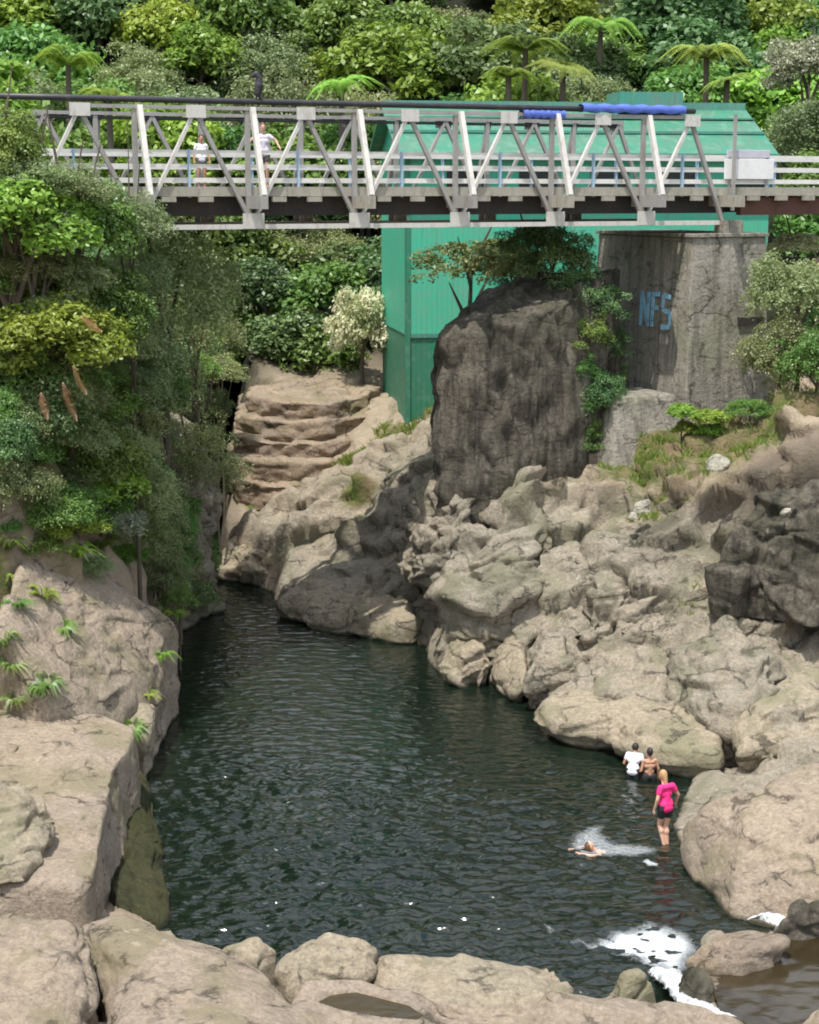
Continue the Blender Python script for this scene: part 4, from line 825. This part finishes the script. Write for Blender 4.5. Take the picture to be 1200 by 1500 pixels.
# spiky fern clumps at the left edge
bpy.context.view_layer.update(); DG = bpy.context.evaluated_depsgraph_get()
def hit(px, py, ok=('terrain', 'rock', 'bluff', 'boulder')):
    h = SC.ray_cast(DG, cam.location, Vector(ray(px, py)).normalized())
    return h[1] if h[0] and h[4].name.startswith(ok) else None
FC = [frond_mesh('plant_leaves', 22, 1, L_MID, 8, rise=.6, fall=1.0, w=.10), frond_mesh('plant_leaves', 20, 1, L_BRIGHT, 9, rise=.5, fall=.9, w=.12)]
for i, (px, py, z, R, m_, lab) in enumerate([(25, 1010, 2.8, 0.54, 0, 'large dark green spiky fern clump beside the long left slab'), (70, 990, 2.9, 0.54, 0, 'smaller spiky clump at the right of the large fern clump'), (20, 830, 4.4, 0.54, 1, 'bright fern clump at the left edge beneath the tan rock'),
      (60, 860, 4.1, 0.54, 1, 'bright fern right of the left edge clump'), (10, 930, 3.6, 0.61, 0, 'dark fern clump between the two bright ferns and the spiky clump'), (215, 1000, 1.9, .4, 1, 'small bright fern on the crack of the tan rock shoulder'),
      (195, 1055, 2.0, .45, 1, 'bright weed growing in the joint before the small block'), (255, 895, 2.2, .5, 1, 'bright weed at the right tip of the rock shoulder'), (110, 800, 4.4, .7, 1, 'fern on the top edge of the rock shoulder'), (150, 785, 4.2, .7, 0, 'dark fern behind the rock shoulder'), (60, 1000, 3, 0.48, 0, 'small spiky clump in front of the large dark fern clump'), (15, 960, 3, 0.54, 0, 'spiky fern clump cut by the left frame edge'), (25, 870, 3, 0.51, 0, 'mid green fern spreading over the brown rock face'), (90, 905, 3, 0.54, 0, 'dark green fern hanging on the rock shoulder'), (10, 790, 3, 0.68, 0, 'dark fern highest at the left frame edge'), (235, 945, 3, .5, 1, 'small weed near the tip of the rock shoulder')]):
    c = hit(px, py+10) or G(px, py, z); o = link('fern_plant', FC[m_]); tag(o, lab, 'fern', 'ferns on the left bank'); o.location = (c[0], c[1], c[2]-.15); o.scale = (R, R*random.uniform(.7, 1.1), R*random.uniform(.6, 1.2)); o.rotation_euler = (random.uniform(-.3, .3), random.uniform(-.3, .3), i*1.1)
# grass (stuff)
def grass(name, spots, n, label, hgt=.22, mat=L_GRASS):
    P = []
    dg = bpy.context.evaluated_depsgraph_get()
    for (px, py, z, r) in spots:
        c = G(px, py, z); k = int(n*r*r)
        for _ in range(k):
            a = random.random()*6.28; q = r*math.sqrt(random.random()); x, y = c[0]+1.4*q*math.cos(a), c[1]+q*math.sin(a)
            hit = SC.ray_cast(dg, (x, y, 30), (0, 0, -1))
            if hit[0] and hit[4].name.startswith(('terrain', 'rock', 'bluff')) and hit[2].z > .45: P.append(hit[1])
    P = np.array([tuple(p) for p in P])
    # clumpiness
    keep = perlin(np.column_stack([P[:, :2]*1.6, 0*P[:, 0]]), 33) > -.12; P = P[keep]
    V = []
    for p in P:
        for _ in range(4):
            a = random.random()*6.28; b_ = random.random()*6.28; h_ = hgt*random.uniform(.4, 1.2); w = .014; l = h_*.6
            bx, by = math.cos(a)*w, math.sin(a)*w; o = np.array([random.uniform(-.05, .05), random.uniform(-.05, .05), -.02]); q = p+o
            V += [q+(-bx, -by, 0), q+(bx, by, 0), q+(math.cos(b_)*l*.4+bx*.7, math.sin(b_)*l*.4+by*.7, h_*.65), q+(math.cos(b_)*l, math.sin(b_)*l, h_)]
    me = npmesh(name, np.array(V), np.arange(len(V)).reshape(-1, 4), False); attr(me, 'rnd', np.random.rand(len(V)//4), 'FACE')
    tag(link(name, me, mat=mat), label, 'grass', kind='stuff')
bpy.context.view_layer.update()
grass('grass', [(1150,630,6.9,2.2),(1060,640,6.8,2.0),(960,640,6.5,1.4),(1190,600,7.2,2),(900,610,6.4,1.2),(880,650,6,.8)], 330, 'grass and weeds on the terrace below the abutment')
grass('grass', [(540,680,3.8,.9),(600,650,4.4,1.1),(650,625,5,1.0),(520,690,3.6,.6),(430,690,3.1,.6),(600,680,4,.6),(450,600,5.5,1.0)], 420, 'grass in the seams of the rocks below the green building', .3)
grass('grass', [(150,810,3.9,1.1),(60,800,4.6,1.2),(20,900,3.8,1.3),(90,960,2.8,.8),(190,1060,1.9,.3),(100,1030,2.5,.6),(210,960,2.4,.4)], 420, 'grass tufts on the sunny rocks of the left bank')
grass('weeds', [(520,770,2.6,.5),(740,900,1.8,.3),(690,900,1.6,.3),(1020,800,4.2,.4),(850,640,5.6,.6)], 300, 'small weeds in the cracks of the right bank', .15)
# ------------------------------------------------------------------ people
def skin_mat(name, c): return plain(name, c, .5, var=.1, dirtamt=.0, bmp=0)
SK1 = skin_mat('skin_tan', (.50, .27, .17)); SK2 = skin_mat('skin_fair', (.62, .37, .26)); HAIRD = plain('hair_dark', (.03, .02, .015), .5, dirtamt=0); HAIRB = plain('hair_brown', (.12, .06, .03), .5, dirtamt=0); HAIRL = plain('hair_light', (.45, .27, .13), .5, dirtamt=0)
PINKC = plain('pink_cloth', (.90, .03, .22), .8, dirtamt=0, var=.15); BLKC = plain('black_cloth', (.02, .02, .022), .85, dirtamt=0); WHTC = plain('white_cloth', (.82, .82, .84), .8, dirtamt=0); GRYC = plain('grey_cloth', (.12, .11, .11), .85, dirtamt=0); LILC = plain('lilac_cloth', (.66, .63, .72), .85, dirtamt=0)
class Body:
    def __init__(s): s.mb = MB()
    def cap(s, a, b_, ra, rb, n=14):
        a = Vector(a); b_ = Vector(b_); s.mb.tube([a, a.lerp(b_, .5), b_], [ra, (ra+rb)/2, rb], n); s.mb.ball(a, ra, n, 8); s.mb.ball(b_, rb, n, 8)
    def ell(s, c, r, sc): s.mb.ball(c, r, 16, 12, sc)
    def build(s, name, mat, par, vox=.011, sm=4):
        o = s.mb.build(name, mat, par, True); m = o.modifiers.new('remesh', 'REMESH'); m.mode = 'VOXEL'; m.voxel_size = vox; m.use_smooth_shade = True
        m = o.modifiers.new('smooth', 'SMOOTH'); m.iterations = sm; m.factor = .5; return o
def person(loc, rz, J, skin, hairm, label, top=None, bottom=None, scale=1., hairlong=False, cap=None, tilt=(0, 0), legs=True, group=None):
    root = empty('person', loc, label, 'person', group, rz); root.scale = (scale,)*3; root.rotation_euler = (tilt[0], tilt[1], rz)
    b = Body(); V3 = lambda k: Vector(J[k])
    hip, ch, nk, hd = V3('hip'), V3('chest'), V3('neck'), V3('head')
    up = (nk-hip).normalized(); sh = (V3('shR')-V3('shL')).normalized(); fw = up.cross(sh)*-1
    hr = (V3('hipR')-V3('hipL'))
    def torso(bd_, g=0.):
        for c_, w, d_ in ((hip, .075, .085), (hip.lerp(ch, .45), .055, .075), (ch, .07, .088), (ch.lerp(nk, .5), .07, .075)):
            bd_.cap(c_-sh*w, c_+sh*w, d_+g, d_+g)
        bd_.cap(hip, ch, .09+g, .095+g); bd_.cap(ch, nk-up*.06, .09+g, .05+g)
    torso(b); b.cap(V3('shL'), V3('shR'), .055, .055); b.cap(nk-up*.03, hd-up*.04, .052, .048)
    b.ell(hd, .1, (.78, .92, 1.15)); b.ell(hd+fw*.085-up*.015, .016, (1, 1.3, 1.5))
    for s in (-1, 1):
        b.ell(hd+sh*.078*s, .022, (.5, .8, 1.3)); b.ell(hd+fw*.06-up*.06+sh*.02*s, .028, (1, 1, .8))
    for s in 'LR':
        b.cap(V3('sh'+s), V3('el'+s), .046, .036); b.cap(V3('el'+s), V3('wr'+s), .036, .024)
        w = V3('wr'+s); d = (w-V3('el'+s)).normalized(); q = Vector((J['pl'+s])) if 'pl'+s in J else fw
        q = (q-d*q.dot(d)).normalized(); pn = d.cross(q)
        b.cap(w, w+d*.05, .022, .026)
        for i, (L, o) in enumerate(((.066, -.027), (.076, -.009), (.072, .009), (.056, .027))):
            k0 = w+d*.065+q*o; k1 = k0+d*L*.55+pn*.012; k2 = k0+d*L*.95+pn*.034; b.cap(w+d*.04+q*o*.7, k0, .011, .0095, 8); b.cap(k0, k1, .0095, .009, 8); b.cap(k1, k2, .009, .0075, 8)
        b.cap(w+d*.02-q*.02, w+d*.05-q*.046, .012, .010, 8); b.cap(w+d*.05-q*.046, w+d*.085-q*.05+pn*.01, .010, .008, 8)
        if legs:
            b.cap(V3('hip'+s), V3('kn'+s), .085, .055); b.cap(V3('kn'+s), V3('an'+s), .055, .036); c_ = V3('kn'+s).lerp(V3('an'+s), .3)-fw*.012; b.ell(c_, .055, (1, 1, 1.5))
            a = V3('an'+s); b.cap(a-fw*.03-Vector((0, 0, .045)), a+fw*.13-Vector((0, 0, .06)), .035, .024)
    bo = b.build('body', skin, root, .009, 2)
    for s in (-1, 1):
        e = MB(); e.ball(hd+fw*.088+up*.012+sh*.03*s, .011, 8, 6); e.build('eye', HAIRD, root, True)
    m = MB(); m.ball(hd+fw*.084-up*.05, .016, 10, 6, (1.2, .5, .35)); m.build('mouth', plain('lips', (.35, .10, .09)), root, True)
    h = Body(); h.ell(hd+up*.022-fw*.018, .108, (.80, .92, 1.1)); 
    if hairlong: h.cap(hd-fw*.07, nk-fw*.06-up*.05, .055, .035)
    ho = h.build('hair', hairm, root, .012)
    if cap: c_ = Body(); c_.ell(hd+up*.05, .112, (.86, .98, .85)); c_.cap(hd+fw*.08+up*.05, hd+fw*.15+up*.04, .05, .02); c_.build('cap', cap, root, .012)
    if top:
        t = Body(); torso(t, .014); t.cap(V3('shL'), V3('shR'), .062, .062); t.cap(hip+up*.05-sh*.06, hip+up*.05+sh*.06, .112, .112); t.cap(hip-sh*.06-up*.02, hip-up*.02+sh*.06, .114, .114)
        for s in 'LR': t.cap(V3('sh'+s), V3('sh'+s).lerp(V3('el'+s), .45), .064, .058)
        t.build('shirt', top, root, .012)
    if bottom:
        t = Body(); t.cap(hip-sh*.085, hip+sh*.085, .105, .105)
        for s in 'LR': t.cap(V3('hip'+s), V3('hip'+s).lerp(V3('kn'+s), .42), .102, .086)
        t.build('shorts', bottom, root, .012)
    return root
def pose(**k):      # standing, facing -Y (towards the camera); L is the photo-left side (-x)
    J = dict(hip=(0, 0, .93), chest=(0, .0, 1.22), neck=(0, .01, 1.42), head=(0, -.01, 1.58), shL=(-.155, 0, 1.355), shR=(.155, 0, 1.355), elL=(-.24, .02, 1.12), elR=(.24, .02, 1.12), wrL=(-.25, -.06, .88), wrR=(.25, -.06, .88),
             hipL=(-.09, 0, .9), hipR=(.09, 0, .9), knL=(-.1, -.02, .5), knR=(.1, -.02, .5), anL=(-.1, .02, .08), anR=(.1, .02, .08)); J.update(k); return J
grp = 'people at the swimming hole'
# pink top, leaning on the submerged rock
q = G(974, 1232, .03); person((q[0], q[1], -.16), math.radians(-150), pose(chest=(0, -.05, 1.2), neck=(0, -.07, 1.4), head=(0, -.13, 1.55), elL=(-.30, .02, 1.14), wrL=(-.34, -.10, .92), knR=(.07, -.10, .52), anR=(.05, .05, .09), knL=(-.04, -.03, .5), anL=(-.03, .05, .08)), SK2, HAIRL,
       'person in pink top and black shorts standing at the pool edge by the boulder', PINKC, BLKC, 1.06, True, group=grp)
q = G(927, 1138, 0); person((q[0], q[1], -.72), math.radians(160), pose(chest=(0, -.08, 1.18), neck=(0, -.16, 1.33), head=(0, -.24, 1.46), shL=(-.17, -.15, 1.3), shR=(.17, -.15, 1.3), elL=(-.26, -.12, 1.06), wrL=(-.22, -.30, .9), elR=(.26, -.12, 1.06), wrR=(.22, -.32, .92)), SK1, HAIRD,
       'person in a white top bending forward in waist-deep water under the rock shelf', WHTC, BLKC, .95, group=grp)
q = G(951, 1142, 0); person((q[0], q[1], -.78), math.radians(190), pose(wrR=(.20, -.2, 1.0), elR=(.23, .02, 1.1)), SK1, HAIRD, 'bare-chested person in waist-deep water right of the one in white', None, BLKC, .93, group=grp)
# swimmer: head and forward arms above water
q = G(866, 1248, 0); J = dict(hip=(.62, 0, -.16), chest=(.28, 0, -.07), neck=(.10, 0, .0), head=(-.04, 0, .13), shL=(.14, -.18, -.02), shR=(.14, .18, -.02), elL=(-.08, -.34, .05), wrL=(-.28, -.24, .06), elR=(-.10, .30, .0), wrR=(-.33, .2, .0), hipL=(.66, -.09, -.16), hipR=(.66, .09, -.16), knL=(1.05, -.12, -.25), knR=(1.05, .12, -.2), anL=(1.42, -.12, -.18), anR=(1.42, .1, -.25))
person((q[0], q[1], .0), math.radians(8), J, SK2, HAIRB, 'swimmer with head and shoulders above the water leaving a pale wake', None, BLKC, 1.0, group=grp)
foam('wake', [(826,1240),(836,1222),(862,1212),(892,1210),(888,1222),(905,1236),(945,1240),(972,1244),(968,1258),(930,1262),(890,1260),(850,1262),(834,1254)], 'pale splashing wake round and behind the swimmer', .05, .06, dens=.6, core=.3)
foam('splash', [(938,1262),(952,1258),(968,1266),(966,1274),(948,1273)], 'small white splash just below the end of the wake', .06, .04, dens=1.0, core=.1)
# on the bridge
bp = BP(-5.9, -1.0, zd); person(bp, math.radians(20), pose(), SK1, HAIRD, 'person in a white shirt and grey shorts behind the rail, left of the second post', WHTC, GRYC, .86, group='people on the bridge')
bp = BP(-4.15, -.8, zd); person(bp, math.radians(10), pose(elL=(-.34, -.02, 1.24), wrL=(-.42, -.18, 1.06), elR=(.34, -.02, 1.24), wrR=(.42, -.18, 1.06)), SK2, HAIRB, 'person in a loose lilac-white shirt behind the rail right of the second post', LILC, GRYC, 1.06, group='people on the bridge')
# black bird on the pipe
bq = BP(-4.62, .02, zt+.27); bi = empty('bird', bq, 'black long-necked bird perched on the pipe above the second post', 'bird')
b = Body(); b.cap((.05, 0, .14), (.09, 0, .36), .10, .12); b.cap((.09, 0, .36), (.10, 0, .54), .11, .085); b.cap((.10, 0, .54), (.02, 0, .66), .085, .085); b.cap((.02, 0, .66), (-.06, 0, .62), .08, .06); b.cap((-.06, 0, .62), (-.19, 0, .54), .045, .015); b.cap((.05, 0, .15), (.16, 0, -.04), .07, .03); b.cap((.03, .04, .12), (.0, .04, .01), .03, .02); b.cap((.03, -.04, .12), (.0, -.04, .01), .03, .02); b.build('body', BLACK, bi, .012)
# ------------------------------------------------------------------ rock pool water in the foreground slab
# ------------------------------------------------------------------ light
SUN_EL, SUN_AZ = math.radians(70), math.radians(-155)     # azimuth clockwise from +Y
d = Vector((math.sin(SUN_AZ)*math.cos(SUN_EL), math.cos(SUN_AZ)*math.cos(SUN_EL), math.sin(SUN_EL)))
ld = bpy.data.lights.new('sun', 'SUN'); ld.energy = 3.7; ld.angle = math.radians(.5); ld.color = (1, .955, .89)
lo = bpy.data.objects.new('sun', ld); COL.objects.link(lo); lo.rotation_euler = d.to_track_quat('Z', 'Y').to_euler()
w = bpy.data.worlds.new('World'); SC.world = w; w.use_nodes = True; nt = w.node_tree
st = nt.nodes.new('ShaderNodeTexSky'); st.sky_type = 'NISHITA'; st.sun_disc = False; st.sun_elevation = SUN_EL; st.sun_rotation = SUN_AZ; st.air_density = 1.2; st.dust_density = 2.0
tcw = nt.nodes.new('ShaderNodeTexCoord'); cl = noise(nt, mapped(nt, tcw.outputs['Generated'], (1, 1, 2.2)), 2.3, 8, .62, .5)  # unseen clouds, added for brighter water reflections and more fill
nt.links.new(mix(nt, rampf(nt, cl, .42, .60, 0, .9), st.outputs[0], (8.6, 8.7, 8.8)), nt.nodes['Background'].inputs[0]); nt.nodes['Background'].inputs[1].default_value = .15
SC.view_settings.view_transform = 'Standard'; SC.view_settings.look = 'None'; SC.view_settings.exposure = .45; SC.view_settings.gamma = 1
